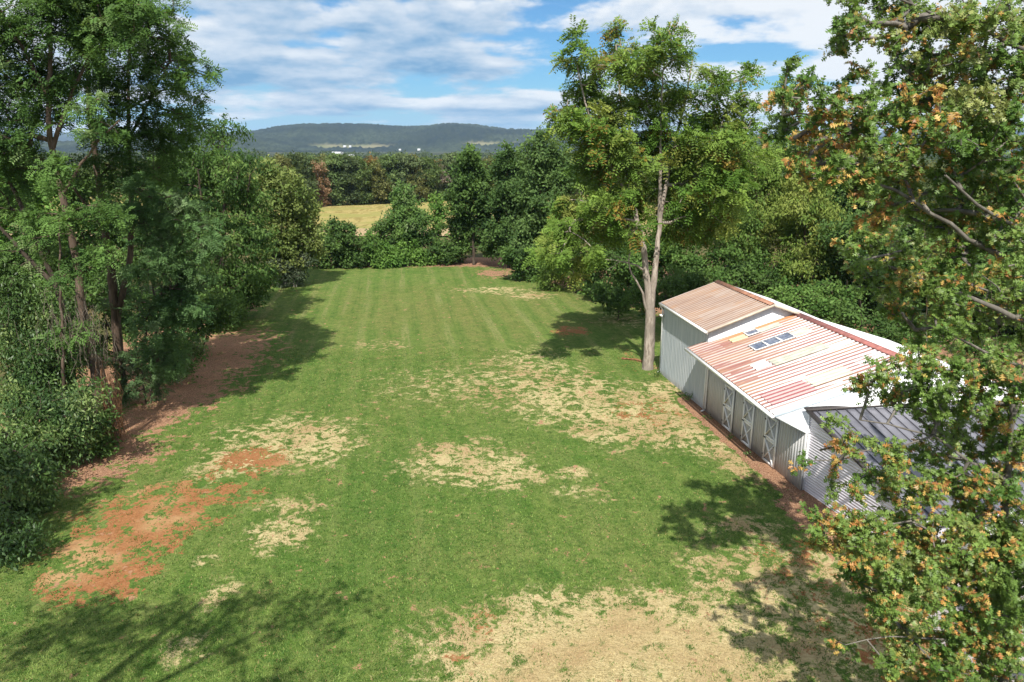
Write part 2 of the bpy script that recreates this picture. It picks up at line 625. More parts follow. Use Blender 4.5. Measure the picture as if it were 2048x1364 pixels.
# ------------------------------------------------------------------ ground
AX_V = np.array([0.98680, 0.16193])     # across the barn and the mowing
AX_U = np.array([-0.16193, 0.98680])    # along them
PATCH = [('soil', -13.8, 24.3, 2.09, 2.3, 1), ('soil', -14.2, 22.2, 2.11, 1.64, 0.8), ('soil', -13.3, 20.0, 1.53, 1.23, 1.0), ('soil', -12.7, 26.2, 2.84, 1.52, 0.6), ('soil', -11.6, 29.2, 1.45, 1.31, 1.0), ('mulch', -20.3, 48.5, 2.66, 3.98, 1), ('mulch', -19.8, 43.7, 2.89, 4.39, 1), ('mulch', -18.7, 38.3, 2.28, 3.02, 1), ('mulch', -18.7, 34.8, 1.57, 1.8, 1), ('mulch', -18.2, 29.8, 2.05, 1.91, 0.9), ('mulch', -18.0, 27.8, 1.28, 1.93, 0.8), ('mulch', -19.4, 32.8, 1.49, 2.59, 1), ('mulch', -23.2, 60.3, 0.87, 1.59, 1), ('mulch', -1.9, 78.0, 1.67, 2.27, 1),
         ('straw', -11.1, 31.5, 3.11, 3.03, 0.75), ('straw', -9.0, 30.9, 1.65, 2.34, 0.75), ('straw', -12.9, 28.8, 1.32, 2.05, 0.55), ('straw', -8.4, 22.9, 1.08, 1.2, 0.9), ('straw', -8.7, 25.1, 1.37, 0.81, 0.6), ('straw', -10.4, 21.2, 0.34, 0.45, 0.8), ('straw', -9.1, 19.3, 0.47, 0.9, 0.6), ('straw', -9.0, 16.8, 0.84, 0.82, 0.5), ('straw', -2.1, 28.8, 2.42, 2.31, 0.8), ('straw', -0.1, 27.8, 1.28, 1.2, 0.8), ('straw', -2.8, 30.1, 1.38, 1.0, 0.7), ('straw', -3.7, 39.7, 6.48, 4.61, 0.40), ('straw', -9.4, 48.5, 2.48, 1.59, 0.45), ('straw', 1.1, 42.6, 3.46, 6.36, 0.48), ('straw', 3.0, 37.9, 3.6, 4.0, 0.64), ('soil', 7.1, 35.4, 2.39, 2.61, 0.55), ('straw', 6.4, 34.8, 3.0, 3.4, 0.9), ('straw', 5.6, 32.8, 2.7, 2.3, 0.62), ('straw', 9.1, 34.1, 1.54, 4.21, 0.9), ('straw', -1.2, 68.6, 2.95, 2.03, 0.6), ('straw', 1.7, 65.7, 2.36, 1.87, 0.7), ('straw', -4.1, 68.3, 1.96, 1.26, 0.5), ('straw', 8.8, 56.0, 2.03, 3.47, 0.5), ('soil', 4.5, 52.4, 1.22, 1.38, 1.1), ('soil', 8.1, 44.8, 1.65, 4.02, 0.4),
         ('straw', 2.9, 17.0, 3.66, 1.99, 1.4), ('straw', 1.0, 15.8, 1.99, 1.11, 1.2), ('straw', 5.9, 16.6, 2.0, 1.6, 0.85), ('straw', 9.7, 19.1, 3.09, 3.07, 0.7), ('soil', 9.9, 19.6, 3.48, 3.21, 0.38), ('straw', 10.5, 16.2, 2.7, 1.55, 0.6), ('soil', 10.8, 16.8, 2.78, 1.64, 0.5), ('soil', -1.6, 16.5, 0.34, 0.2, 0.8), ('soil', -5.2, 19.3, 0.22, 0.15, 0.8), ('soil', -0.9, 17.7, 0.51, 1.33, 0.5), ('straw', 8.6, 23.4, 1.29, 0.79, 0.7), ('soil', 9.8, 21.9, 1.56, 0.89, 0.5), ('straw', 2.6, 26.2, 1.22, 0.65, 0.5), ('straw', 6.6, 21.0, 1.01, 0.89, 0.6), ('straw', 3.7, 25.5, 0.4, 0.25, 0.8), ('straw', 2.7, 27.9, 0.75, 0.58, 0.8),
         ('lush', -5.4, 26.4, 1.23, 3.1, 1), ('lush', -4.2, 21.9, 2.09, 3.9, 0.7), ('lush', -11.8, 42.6, 6.29, 6.36, 0.5), ('lush', 7.5, 30.4, 2.78, 3.41, 0.5), ('dry', -5.0, 56.0, 10.54, 12.63, 0.7), ('dry', -10.3, 63.8, 9.18, 9.01, 0.6), ('dry', 3.5, 63.8, 6.88, 9.01, 0.6), ('dry', -5.7, 37.1, 5.54, 4.91, 0.4), ('dry', -1.3, 22.6, 2.67, 2.02, 0.3), ('dry', -3.4, 21.0, 1.01, 3.0, 0.35), ('dry', 4.0, 22.6, 1.78, 2.02, 0.4)]
BARN_A = np.array([9.277, 41.384])


def masks(x, y):
    """where the lawn is worn: bare red soil, straw, bark litter, lush and dry grass"""
    m = {k: np.zeros_like(x) for k in ('soil', 'straw', 'mulch', 'lush', 'dry')}
    for k, cx, cy, rx, ry, a in PATCH:
        if k == 'straw': a = a * (0.74 if cy > 20 else 0.9)
        if k == 'soil': a = a * 0.78
        d = ((x - cx) / (rx * 1.35)) ** 2 + ((y - cy) / (ry * 1.25)) ** 2
        g = 0.80 * a * np.exp(-(d ** 1.1))
        m[k] = np.maximum(m[k], g) + 0.25 * np.minimum(m[k], g)
    v = (x - BARN_A[0]) * AX_V[0] + (y - BARN_A[1]) * AX_V[1]
    u = (x - BARN_A[0]) * AX_U[0] + (y - BARN_A[1]) * AX_U[1]
    sm = lambda e0, e1, q: np.clip((q - e0) / (e1 - e0), 0, 1)
    strip = sm(-1.0, -0.75, v) * sm(-3.2, -4.6, u) * sm(-17.5, -15.5, u)
    m['mulch'] = np.maximum(m['mulch'], strip * 1.3)
    m['mulch'] = np.maximum(m['mulch'], sm(-1.9, -1.2, v) * sm(-15.3, -16.2, u) * sm(-21, -19, u) * 1.2)
    side = sm(-2.6, -1.6, v) * sm(-0.2, -2, u) * sm(-16, -13, u)
    m['straw'] = np.maximum(m['straw'], side * 0.6)
    edge = -17.6 - np.clip((y - 20) * 0.13, 0, 6)          # litter under the left hand trees
    m['mulch'] = np.maximum(m['mulch'], 0.85 * sm(edge + 0.3, edge - 2.2, x) * sm(edge - 8, edge - 5.5, x))
    redge = np.interp(y, [40, 46, 56, 63, 71, 80, 84], [20, 14.5, 12.0, 9.0, 3.5, -1.0, -4])
    m['mulch'] = np.maximum(m['mulch'], 0.95 * sm(redge, redge + 2.0, x))
    m['mulch'] = np.maximum(m['mulch'], 0.95 * sm(81.5, 83.5, y))
    m['dry'] = np.maximum(m['dry'], 0.9 * sm(edge - 4, edge - 7, x))
    m['straw'] *= (1 - np.clip(m['mulch'], 0, 1))
    return m


# the terrain: one sheet out to the horizon
def grid_sheet(name, xs, ys, zf, mat, attrs=None, smooth=True):
    X, Y = np.meshgrid(xs, ys)
    Z = zf(X, Y)
    nx, ny = len(xs), len(ys)
    v = np.stack([X, Y, Z], -1).reshape(-1, 3)
    i = np.arange(ny - 1)[:, None] * nx + np.arange(nx - 1)[None]
    q = np.stack([i, i + 1, i + nx + 1, i + nx], -1).reshape(-1, 4)
    at_ = attrs(X.ravel(), Y.ravel()) if attrs else None
    return mesh_np(name, v, q.ravel(), np.arange(len(q)) * 4, mat, None, attrs=at_, smooth=smooth)


mt, nt = new_mat('rough_meadow'); t = NT(nt)
P = t.pos()
n1 = t.noise(P, 0.11, 5); n2 = t.noise(P, 1.7, 6, 0.7)
c = t.mix(t.ramp(n1, 0.35, 0.65), (0.075, 0.085, 0.028), (0.19, 0.15, 0.062))
c = t.mix(t.ramp(n2, 0.3, 0.75), c, (0.05, 0.045, 0.022))
sp = t.n('ShaderNodeSeparateXYZ'); t.link(P, sp.inputs[0])
far = t.ramp(sp.outputs[1], 260.0, 420.0)
vf = t.mapping(P, (0.0016, 0.0075, 0.0))
fn = t.noise(vf, 1.0, 4, 0.5)
cf = t.mix(t.ramp(fn, 0.52, 0.58), (0.022, 0.034, 0.016), (0.10, 0.105, 0.045))
cf = t.mix(t.ramp(fn, 0.63, 0.67), cf, (0.17, 0.125, 0.10))
c = t.mix(far, c, cf)
t.out(t.principled(c, 0.95, 0.1, normal=t.bump(n2, 0.6, 0.2)))
gx = np.concatenate([-np.geomspace(12000, 60, 40), np.linspace(-56, 56, 57), np.geomspace(60, 12000, 40)])
gy = np.concatenate([np.linspace(-80, 8, 12), np.linspace(10, 300, 117), np.geomspace(305, 14000, 50)])
terr = grid_sheet('terrain', gx, gy, lambda X, Y: terrain_z(Y) - 0.05 + 0.0 * X, mt)
tag(terr, kind='structure')

# the lawn
ml, nt = new_mat('worn_lawn'); t = NT(nt)
P = t.mapping(t.pos(), (1, 1, 1), (0.43, 0.61, 0.35), (3.1, 1.7, 2.3))
soil, straw, mulch, lush, dry = (t.attr(k) for k in ('soil', 'straw', 'mulch', 'lush', 'dry'))
big = t.noise(P, 0.35, 4, 0.55)
mid = t.noise(P, 1.5, 6, 0.62, 0.9)
fine = t.noise(P, 9.0, 5, 0.7, 1.2)
grit = t.noise(P, 40.0, 3, 0.7)
rot = math.radians(9.32)
vm = t.mapping(t.n('ShaderNodeNewGeometry').outputs['Position'], (1, 1, 1), (0, 0, -rot))
sx = t.n('ShaderNodeSeparateXYZ'); t.link(vm, sx.inputs[0])
wob = t.math('MULTIPLY', t.math('SUBTRACT', t.noise(t.mapping(vm, (0.35, 0.07, 1)), 1.0, 3), 0.5), 1.1)
sxw = t.math('ADD', sx.outputs[0], wob)
stripe = t.math('SINE', t.math('MULTIPLY', sxw, 2 * math.pi / 1.65))
stripe2 = t.math('SINE', t.math('MULTIPLY', sxw, 2 * math.pi / 3.1))
streak = t.noise(t.mapping(vm, (3.2, 0.16, 1)), 1.0, 4, 0.6)
g = t.mix(t.ramp(mid, 0.40, 0.62), (0.088, 0.155, 0.024), (0.155, 0.222, 0.050))
g = t.mix(t.math('MULTIPLY', t.ramp(fine, 0.44, 0.60), 0.8), g, (0.165, 0.205, 0.058))
patchy = t.noise(P, 0.30, 5, 0.6, 0.8)
g = t.mix(t.math('MULTIPLY', t.ramp(patchy, 0.48, 0.36), 0.55), g, (0.062, 0.150, 0.020))
g = t.mix(t.math('MULTIPLY', t.ramp(patchy, 0.52, 0.66), 0.55), g, (0.185, 0.205, 0.062))
g = t.mix(t.math('MULTIPLY', lush, 0.75, clamp=True), g, (0.062, 0.140, 0.022))
drya = t.math('MULTIPLY', t.ramp(t.math('ADD', dry, t.math('MULTIPLY', t.math('SUBTRACT', mid, 0.5), 1.3)), 0.10, 0.80), 0.72)
g = t.mix(drya, g, (0.200, 0.185, 0.060))
spy = t.n('ShaderNodeSeparateXYZ'); t.link(t.pos(), spy.inputs[0])
mow = t.math('ADD', 0.28, t.math('MULTIPLY', t.math('MULTIPLY', t.ramp(spy.outputs[1], 36.0, 52.0), t.ramp(t.noise(P, 0.12, 3, 0.5), 0.36, 0.56)), 0.72))
mow = t.math('MAXIMUM', mow, t.math('MULTIPLY', lush, 0.8))
bands = t.math('SINE', t.math('MULTIPLY', sxw, 2 * math.pi / 3.3))
g = t.mix(t.math('MULTIPLY', t.ramp(bands, -0.5, 0.5), t.math('MULTIPLY', mow, 0.45)), g, (0.110, 0.190, 0.036))
sfac = t.math('MULTIPLY', t.ramp(t.math('ADD', stripe, t.math('MULTIPLY', stripe2, 0.5)), 0.35, 1.2), t.ramp(streak, 0.34, 0.58))
g = t.mix(t.math('MULTIPLY', sfac, t.math('MULTIPLY', mow, 0.75)), g, (0.245, 0.240, 0.092))
dk = t.math('MULTIPLY', t.math('MULTIPLY', t.ramp(t.math('MULTIPLY', stripe, -1.0), 0.2, 0.9), t.ramp(streak, 0.62, 0.40)), 0.40)
g = t.mix(dk, g, (0.045, 0.110, 0.016))
# tufts, darker and lighter
tuft = t.noise(P, 3.0, 6, 0.75, 1.6)
g = t.mix(t.math('MULTIPLY', t.ramp(tuft, 0.52, 0.40), 0.65), g, (0.034, 0.078, 0.014))
g = t.mix(t.math('MULTIPLY', t.ramp(grit, 0.52, 0.40), 0.55), g, (0.030, 0.062, 0.014))
g = t.mix(t.math('MULTIPLY', t.ramp(grit, 0.56, 0.68), 0.45), g, (0.20, 0.22, 0.085))
g = t.mix(t.math('MULTIPLY', t.ramp(t.noise(P, 0.8, 5, 0.7, 1.0), 0.52, 0.66), 0.5), g, (0.155, 0.20, 0.05))
# scattered dead tufts in all the grass
g = t.mix(t.math('MULTIPLY', t.ramp(t.noise(P, 4.2, 6, 0.75, 1.2), 0.56, 0.68), 0.5), g, (0.22, 0.18, 0.07))
# straw
st1 = t.noise(t.mapping(P, (6, 30, 1), (0, 0, 0.5)), 1.0, 3, 0.6)
sc = t.mix(t.ramp(st1, 0.3, 0.7), (0.35, 0.28, 0.135), (0.56, 0.47, 0.255))
sc = t.mix(t.ramp(big, 0.4, 0.68), sc, (0.36, 0.255, 0.13))
edgen = t.math('MULTIPLY', t.math('SUBTRACT', t.math('ADD', t.math('MULTIPLY', mid, 0.6), t.math('MULTIPLY', t.noise(P, 3.6, 6, 0.66), 0.45)), 0.5), 6.5)
fs = t.ramp(t.math('ADD', t.math('MULTIPLY', straw, 1.05), t.math('MULTIPLY', edgen, t.math('MINIMUM', t.math('MULTIPLY', straw, 2.8), 1.15))), 0.32, 0.92)
c = t.mix(fs, g, sc)
# bare red soil
so = t.mix(t.ramp(fine, 0.3, 0.7), (0.21, 0.085, 0.033), (0.36, 0.17, 0.072))
so = t.mix(t.ramp(grit, 0.60, 0.72), so, (0.42, 0.30, 0.19))
so = t.mix(t.ramp(big, 0.48, 0.7), so, (0.40, 0.25, 0.12))
edge2 = t.math('MULTIPLY', t.math('SUBTRACT', t.math('ADD', t.math('MULTIPLY', t.noise(P, 1.1, 6, 0.6), 0.55), t.math('MULTIPLY', t.noise(P, 5.5, 5, 0.65), 0.45)), 0.5), 5.6)
fso = t.ramp(t.math('ADD', t.math('MULTIPLY', soil, 1.25), t.math('MULTIPLY', edge2, t.math('MINIMUM', t.math('MULTIPLY', soil, 2.6), 1.0))), 0.46, 0.62)
c = t.mix(fso, c, so)
# bark litter
mu = t.mix(t.ramp(t.noise(P, 22, 4, 0.7), 0.4, 0.62), (0.15, 0.070, 0.040), (0.44, 0.27, 0.17))
mu = t.mix(t.ramp(mid, 0.5, 0.7), mu, (0.36, 0.20, 0.115))
fm = t.ramp(t.math('ADD', mulch, t.math('MULTIPLY', edgen, 0.62)), 0.48, 0.68)
c = t.mix(fm, c, mu)
hb = t.math('ADD', t.math('MULTIPLY', fine, 0.7), t.math('MULTIPLY', grit, 0.4))
t.out(t.principled(c, 0.95, 0.08, normal=t.bump(hb, 0.8, 0.10)))


def lawn_z(X, Y):
    return 0.012 + 0.03 * (np.sin(X * 0.33 + 1) * np.sin(Y * 0.21) * 0.4)


lx = np.arange(-30, 34.01, 0.25); ly = np.arange(2, 90.01, 0.25)
lawn = grid_sheet('lawn', lx, ly, lawn_z, ml, attrs=masks)
tag(lawn, kind='structure')

# blades of grass on the near half of it: nobody could count them
mg = leaf_material('grass_blade', 0.30, 0.6, 0.2)
n = 330000
gy_ = 13.5 + 34 * RNG.uniform(0, 1, n) ** 1.9
gx_ = RNG.uniform(-1, 1, n) * (gy_ * 0.80 + 3.0)
keep = (gx_ < 13.5) & (gx_ > -21)
gx_, gy_ = gx_[keep], gy_[keep]
mk = masks(gx_, gy_)
nz = Noise3(3, 1.1)(np.stack([gx_, gy_, 0 * gx_], 1)) * 0.30 + Noise3(4, 0.35)(np.stack([gx_, gy_, 0 * gx_], 1)) * 0.20
isb = (mk['soil'] + nz * 1.1 > 0.42) | (mk['mulch'] + nz * 0.7 > 0.45)
sv = mk['straw'] * 1.05 + nz * 1.5 * np.minimum(1, mk['straw'] * 2.6)
iss = (RNG.uniform(0.25, 1.0, len(gx_)) < sv) & ~isb
ub = (gx_ - BARN_A[0]) * AX_V[0] + (gy_ - BARN_A[1]) * AX_V[1]
keep = ((~isb) | (RNG.uniform(size=len(gx_)) < 0.05)) & (ub < -0.1)
gx_, gy_, iss, nzk = gx_[keep], gy_[keep], iss[keep], nz[keep]
lu = mk['lush'][keep]; dr_ = mk['dry'][keep]
n = len(gx_)
ht = RNG.uniform(0.03, 0.085, n) * (1 + 0.25 * lu)
ang = RNG.uniform(0, 2 * np.pi, n); lean = RNG.uniform(0.2, 1.1, n) + iss * 0.9
wd = RNG.uniform(0.008, 0.016, n) * (0.75 + gy_ / 32) * np.where(iss, 0.6, 1.0)
bz = lawn_z(gx_, gy_) - 0.004
b0 = np.stack([gx_, gy_, bz], 1)
wdir = np.stack([np.cos(ang + 1.57), np.sin(ang + 1.57), 0 * ang], 1) * wd[:, None]
tip = b0 + np.stack([np.cos(ang) * lean * ht, np.sin(ang) * lean * ht, ht / (1 + 0.35 * lean)], 1)
v = np.stack([b0 - wdir, b0 + wdir, tip], 1).reshape(-1, 3)
nzc = Noise3(14, 0.45, 9)(np.stack([gx_, gy_, 0 * gx_], 1))
w = np.clip(0.45 + nzk * 1.4 + 1.0 * nzc + RNG.normal(0, 0.22, n), 0, 1)[:, None]
gc = np.array([0.056, 0.126, 0.017]) * (1 - w) + np.array([0.20, 0.275, 0.064]) * w
gc = gc * (1 - 0.3 * lu[:, None]) + np.array([0.045, 0.13, 0.018]) * 0.3 * lu[:, None]
dd = (RNG.uniform(size=n) < 0.04 + 0.18 * dr_)[:, None]
gc = np.where(dd, np.array([0.30, 0.24, 0.10]), gc)
gc = np.where(iss[:, None], np.array([0.44, 0.365, 0.19]) * RNG.uniform(0.7, 1.2, (n, 1)), gc)
grass = mesh_np('grass', v, np.arange(3 * n), np.arange(n) * 3, mg, None, cols=np.repeat(gc * RNG.uniform(0.8, 1.2, (n, 1)), 3, axis=0))
tag(grass, 'short green and straw coloured grass blades covering the worn lawn', 'grass', kind='stuff')

# gravel at the near right corner, by the shed
mgv = plain('gravel', (0.32, 0.29, 0.275), 0.95, 0.1, 0.3, 14)
dw = MB()
pts = []
for k in range(24):
    a = 2 * math.pi * k / 24
    pts.append((16.6 + 4.6 * math.cos(a) * (1 + 0.06 * math.sin(3 * a)), 16.2 + 4.4 * math.sin(a) * (1 + 0.05 * math.cos(5 * a)), 0.045))
dw.add(pts, [tuple(range(24))])
tag(dw.build('gravel_drive', mgv), kind='structure')

# the crop field beyond the hedge
mf, nt = new_mat('ripe_crop'); t = NT(nt)
P = t.pos()
rows = t.math('SINE', t.math('MULTIPLY', t.noise(t.mapping(P, (0.9, 0.12, 1), (0, 0, 0.25)), 1.0, 3, 0.6), 14.0))
fb = t.noise(P, 0.07, 4, 0.6)
c = t.mix(t.ramp(rows, -0.6, 0.8), (0.27, 0.215, 0.07), (0.41, 0.33, 0.125))
c = t.mix(t.ramp(fb, 0.45, 0.6), c, (0.31, 0.29, 0.09))
sp = t.n('ShaderNodeSeparateXYZ'); t.link(P, sp.inputs[0])
near = t.ramp(t.math('ADD', sp.outputs[1], t.math('MULTIPLY', sp.outputs[0], -0.10)), 128.0, 126.0)
c = t.mix(near, c, (0.46, 0.34, 0.19))
t.out(t.principled(c, 0.95, 0.1, normal=t.bump(t.noise(P, 2.2, 5, 0.7), 1.0, 0.6)))
fx = np.linspace(-190, 60, 126); fy = np.linspace(112, 275, 90)
nzf = Noise3(8, 14)
crop = grid_sheet('crop_field', fx, fy, lambda X, Y: terrain_z(Y) + 0.22 + 0.10 * nzf(np.stack([X.ravel(), Y.ravel(), 0 * X.ravel()], 1)).reshape(X.shape), mf)
tag(crop, kind='structure')

# ------------------------------------------------------------------ barn
BROT = math.atan2(AX_V[1], AX_V[0])
barn = empty('barn', (BARN_A[0], BARN_A[1], 0), BROT)
tag(barn, 'long pale grey barn with rusty corrugated roof and three white cross braced doors', 'barn')


def ribbed(name, corners, along, period, amp, nalong, ncross, mat, parent, thick=None, sharp=0.5, phase=0.0):
    """a corrugated sheet between four corners; ribs run from corner 0-1 towards 3-2, repeating along edge 0->1"""
    c = [np.array(p, float) for p in corners]
    L = np.linalg.norm(c[1] - c[0])
    n = int(L / period * nalong) + 1
    u = np.linspace(0, 1, n)
    w = np.linspace(0, 1, ncross)
    Ug, Wg = np.meshgrid(u, w)
    p = ((1 - Ug) * (1 - Wg))[..., None] * c[0] + (Ug * (1 - Wg))[..., None] * c[1] + (Ug * Wg)[..., None] * c[2] + ((1 - Ug) * Wg)[..., None] * c[3]
    nrm = unit(np.cross(c[1] - c[0], c[3] - c[0]))
    ph = Ug * L / period + phase
    h = np.tanh(np.cos(ph * 2 * np.pi) / sharp) * amp
    p = p + nrm * h[..., None]
    v = p.reshape(-1, 3)
    i = np.arange(ncross - 1)[:, None] * n + np.arange(n - 1)[None]
    q = np.stack([i, i + 1, i + n + 1, i + n], -1).reshape(-1, 4)
    S = np.linalg.norm(c[3] - c[0])
    return mesh_np(name, v, q.ravel(), np.arange(len(q)) * 4, mat, parent, smooth=True,
                   attrs={'ru': (Ug * L).ravel(), 'rs': (Wg * S).ravel(), 'rh': (h / amp).ravel()})


# painted wall metal
def wall_mat(name, a, b, dirt=(0.22, 0.17, 0.13), streak=(3, 3, 0.25)):
    m, nt = new_mat(name); t = NT(nt)
    o = t.obj()
    n1 = t.noise(t.mapping(o, streak), 2.0, 5, 0.6)
    c = t.mix(t.ramp(n1, 0.35, 0.7), a, b)
    sp = t.n('ShaderNodeSeparateXYZ'); t.link(o, sp.inputs[0])
    lowd = t.math('MULTIPLY', t.ramp(t.math('ADD', sp.outputs[2], t.math('MULTIPLY', t.noise(o, 2.5, 4), 0.5)), 0.65, 0.25), 0.45)
    c = t.mix(lowd, c, dirt)
    t.out(t.principled(c, 0.55, 0.3, normal=t.bump(t.noise(o, 12, 4), 0.15, 0.02)))
    return m


W_GREY = wall_mat('pale_grey_steel', (0.36, 0.40, 0.43), (0.46, 0.49, 0.51))
W_BOARD = wall_mat('grey_board', (0.43, 0.43, 0.43), (0.51, 0.505, 0.50), streak=(8, 8, 0.3))
W_WHITE = wall_mat('white_steel', (0.74, 0.75, 0.77), (0.82, 0.82, 0.83), (0.5, 0.46, 0.42))
PAINT = plain('white_paint', (0.80, 0.80, 0.79), 0.45, 0.4, 0.05)


def roof_mat(name, lowm, red, white, tan, orange, wear_bias, tan_fac):
    m, nt = new_mat(name); t = NT(nt)
    ru, rs, rh = t.attr('ru'), t.attr('rs'), t.attr('rh')
    cb = t.n('ShaderNodeCombineXYZ'); t.link(ru, cb.inputs[0]); t.link(rs, cb.inputs[1])
    v = cb.outputs[0]
    # every sheet has weathered in its own way
    fu = t.math('FLOOR', t.math('DIVIDE', ru, 0.8)); fs_ = t.math('FLOOR', t.math('ADD', t.math('DIVIDE', rs, 2.1), t.math('MULTIPLY', fu, 0.37)))
    cs = t.n('ShaderNodeCombineXYZ'); t.link(fu, cs.inputs[0]); t.link(fs_, cs.inputs[1])
    wn = t.n('ShaderNodeTexWhiteNoise'); t.link(cs.outputs[0], wn.inputs['Vector'])
    sheet = wn.outputs['Value']
    rib = t.n('ShaderNodeTexWhiteNoise', noise_dimensions='1D'); t.link(t.math('FLOOR', t.math('DIVIDE', ru, 0.28)), rib.inputs['W'])
    stre = t.noise(t.mapping(v, (4.5, 0.55, 1)), 1.0, 5, 0.62)
    blot = t.noise(t.mapping(v, (0.55, 0.30, 1)), 1.0, 4, 0.55)
    wear = t.math('ADD', t.math('ADD', t.math('MULTIPLY', t.math('ADD', sheet, t.math('SUBTRACT', rib.outputs['Value'], 0.5)), 0.42), t.math('MULTIPLY', stre, 0.75)), t.math('ADD', t.math('MULTIPLY', blot, 0.9), wear_bias(t, ru, rs)))
    crest = t.ramp(rh, -0.5, 0.6)
    pale = t.mix(tan_fac(t, ru, rs, blot, stre), white, tan)
    # crests keep the colour longest, the pans bleach first
    fac = t.ramp(t.math('ADD', wear, t.math('MULTIPLY', crest, -0.75)), 0.52, 0.80)
    rd = t.mix(t.ramp(blot, 0.42, 0.62), red, orange)
    c = t.mix(fac, rd, pale)
    sp_ = t.noise(t.mapping(v, (5, 2.2, 1)), 1.6, 6, 0.75)
    c = t.mix(t.math('MULTIPLY', t.ramp(sp_, 0.60, 0.70), 0.55), c, orange)
    c = lowm(t, c, ru, rs, stre)
    t.out(t.principled(c, 0.5, 0.35, normal=t.bump(stre, 0.1, 0.02)))
    return m


# lower roof: ru runs from the near end to the far end, rs from the eave to the ridge
def low_extra(t, c, ru, rs, stre):
    e = t.ramp(t.math('ADD', ru, t.math('MULTIPLY', t.math('SUBTRACT', stre, 0.5), 1.0)), 8.05, 8.35)
    c = t.mix(t.math('MULTIPLY', e, t.ramp(rs, 0.9, 2.6)), c, (0.40, 0.19, 0.09))
    e2 = t.ramp(ru, 0.7, 0.35)
    return t.mix(t.math('MULTIPLY', e2, 0.75), c, (0.78, 0.74, 0.72))


ROOF_LOW = roof_mat('rusty_red_roof', low_extra, (0.27, 0.13, 0.11), (0.62, 0.59, 0.575), (0.43, 0.355, 0.315), (0.31, 0.175, 0.11),
                    lambda t, ru, rs: t.math('ADD', t.math('MULTIPLY', ru, -0.035), t.math('ADD', t.math('MULTIPLY', rs, 0.05), -0.01)),
                    lambda t, ru, rs, blot, stre: t.ramp(t.math('ADD', t.math('ADD', t.math('MULTIPLY', ru, 0.11), t.math('MULTIPLY', rs, -0.12)), t.math('MULTIPLY', blot, 0.9)), 0.50, 1.0))
ROOF_TALL = roof_mat('rust_streaked_roof', lambda t, c, ru, rs, stre: t.mix(t.math('MULTIPLY', t.ramp(stre, 0.56, 0.7), 0.5), c, (0.42, 0.215, 0.095)),
                     (0.22, 0.135, 0.10), (0.37, 0.305, 0.265), (0.31, 0.235, 0.19), (0.31, 0.165, 0.085), lambda t, ru, rs: t.math('ADD', t.math('MULTIPLY', rs, 0.0), 0.12),
                     lambda t, ru, rs, blot, stre: t.ramp(stre, 0.38, 0.62))
ROOF_WHITE = plain('white_roof', (0.78, 0.78, 0.79), 0.5, 0.3, 0.06)
RED_CAP = plain('red_ridge_metal', (0.30, 0.115, 0.098), 0.5, 0.35, 0.25, 4)
RUST_CAP = plain('rusty_ridge_metal', (0.30, 0.15, 0.095), 0.6, 0.3, 0.35, 5)
DARK = plain('dark_iron', (0.03, 0.03, 0.032), 0.5, 0.4)
GLASS, nt_ = new_mat('skylight_glass'); t = NT(nt_)
t.out(t.principled(t.mix(t.ramp(t.noise(t.obj(), 5, 4), 0.3, 0.7), (0.07, 0.09, 0.14), (0.17, 0.19, 0.24)), 0.25, 0.6))
TAN_SHEET = plain('tan_fibreglass', (0.60, 0.54, 0.40), 0.5, 0.3, 0.12)
YEL_SHEET = plain('yellowed_fibreglass', (0.66, 0.57, 0.30), 0.5, 0.3, 0.12)
GRN_SHEET = plain('grey_green_fibreglass', (0.42, 0.42, 0.34), 0.5, 0.3, 0.2)
WHT_SHEET = plain('new_white_sheet', (0.82, 0.82, 0.82), 0.45, 0.3, 0.04)
RED_SHEET, nt_ = new_mat('faded_red_sheet'); t = NT(nt_)
t.out(t.principled(t.mix(t.ramp(t.math('ADD', t.attr('rh'), t.math('MULTIPLY', t.noise(t.obj(), 3, 4), 0.8)), -0.1, 0.9), (0.52, 0.36, 0.345), (0.27, 0.085, 0.085)), 0.5, 0.3))

# walls
wl = ribbed('wall', [(0, 0.55, 0), (0, -5.78, 0), (0, -5.78, 4.36), (0, 0.55, 4.46)], None, 0.229, 0.012, 8, 3, W_GREY, barn, sharp=0.45)
wl['label'] = 'tall grey corrugated steel wall'
bm_ = MB()
y = -15.28
while y < -5.82:                                              # boards with dark gaps
    y1 = min(y + 0.19, -5.82)
    top = 3.36 if y > -14.4 else 2.50
    bm_.box((-0.012 if int(y * 50) % 3 else -0.016, y, 0), (0.05, y1 - 0.012, top))
    y += 0.19
bm_.box((0.02, -15.28, 0), (0.06, -5.82, 2.48))
wb = bm_.build('wall', W_BOARD, barn); wb['label'] = 'low grey board wall under the wide eave'
gw = MB()
gw.slab([(0.02, -5.74, 2.4), (6.8, -5.74, 2.4), (6.8, -5.74, 4.34), (3.4, -5.74, 5.56), (0.02, -5.74, 4.32)], (0, 0.06, 0))
g1 = gw.build('gable_wall', W_WHITE, barn); g1['label'] = 'white gable of the tall end above the lower roof'
gw = MB()
gw.slab([(0.02, 0.50, 0), (6.8, 0.50, 0), (6.8, 0.50, 4.36), (3.4, 0.50, 5.58), (0.02, 0.50, 4.36)], (0, 0.05, 0))
gw.build('gable_wall', W_GREY, barn)
gw = MB()
gw.box((6.82, -5.78, 0), (6.88, 0.55, 4.36))
gw.build('wall', W_GREY, barn)
gw = MB()
gw.box((10.5, -15.0, 0), (10.56, -5.4, 3.1))
gw.build('wall', W_GREY, barn)
gw = MB()
gw.slab([(0.02, -15.25, 0), (10.5, -15.25, 0), (10.5, -15.25, 2.45), (0.02, -15.25, 2.45)], (0, 0.05, 0))
gw.build('gable_wall', W_WHITE, barn)
gw = MB()
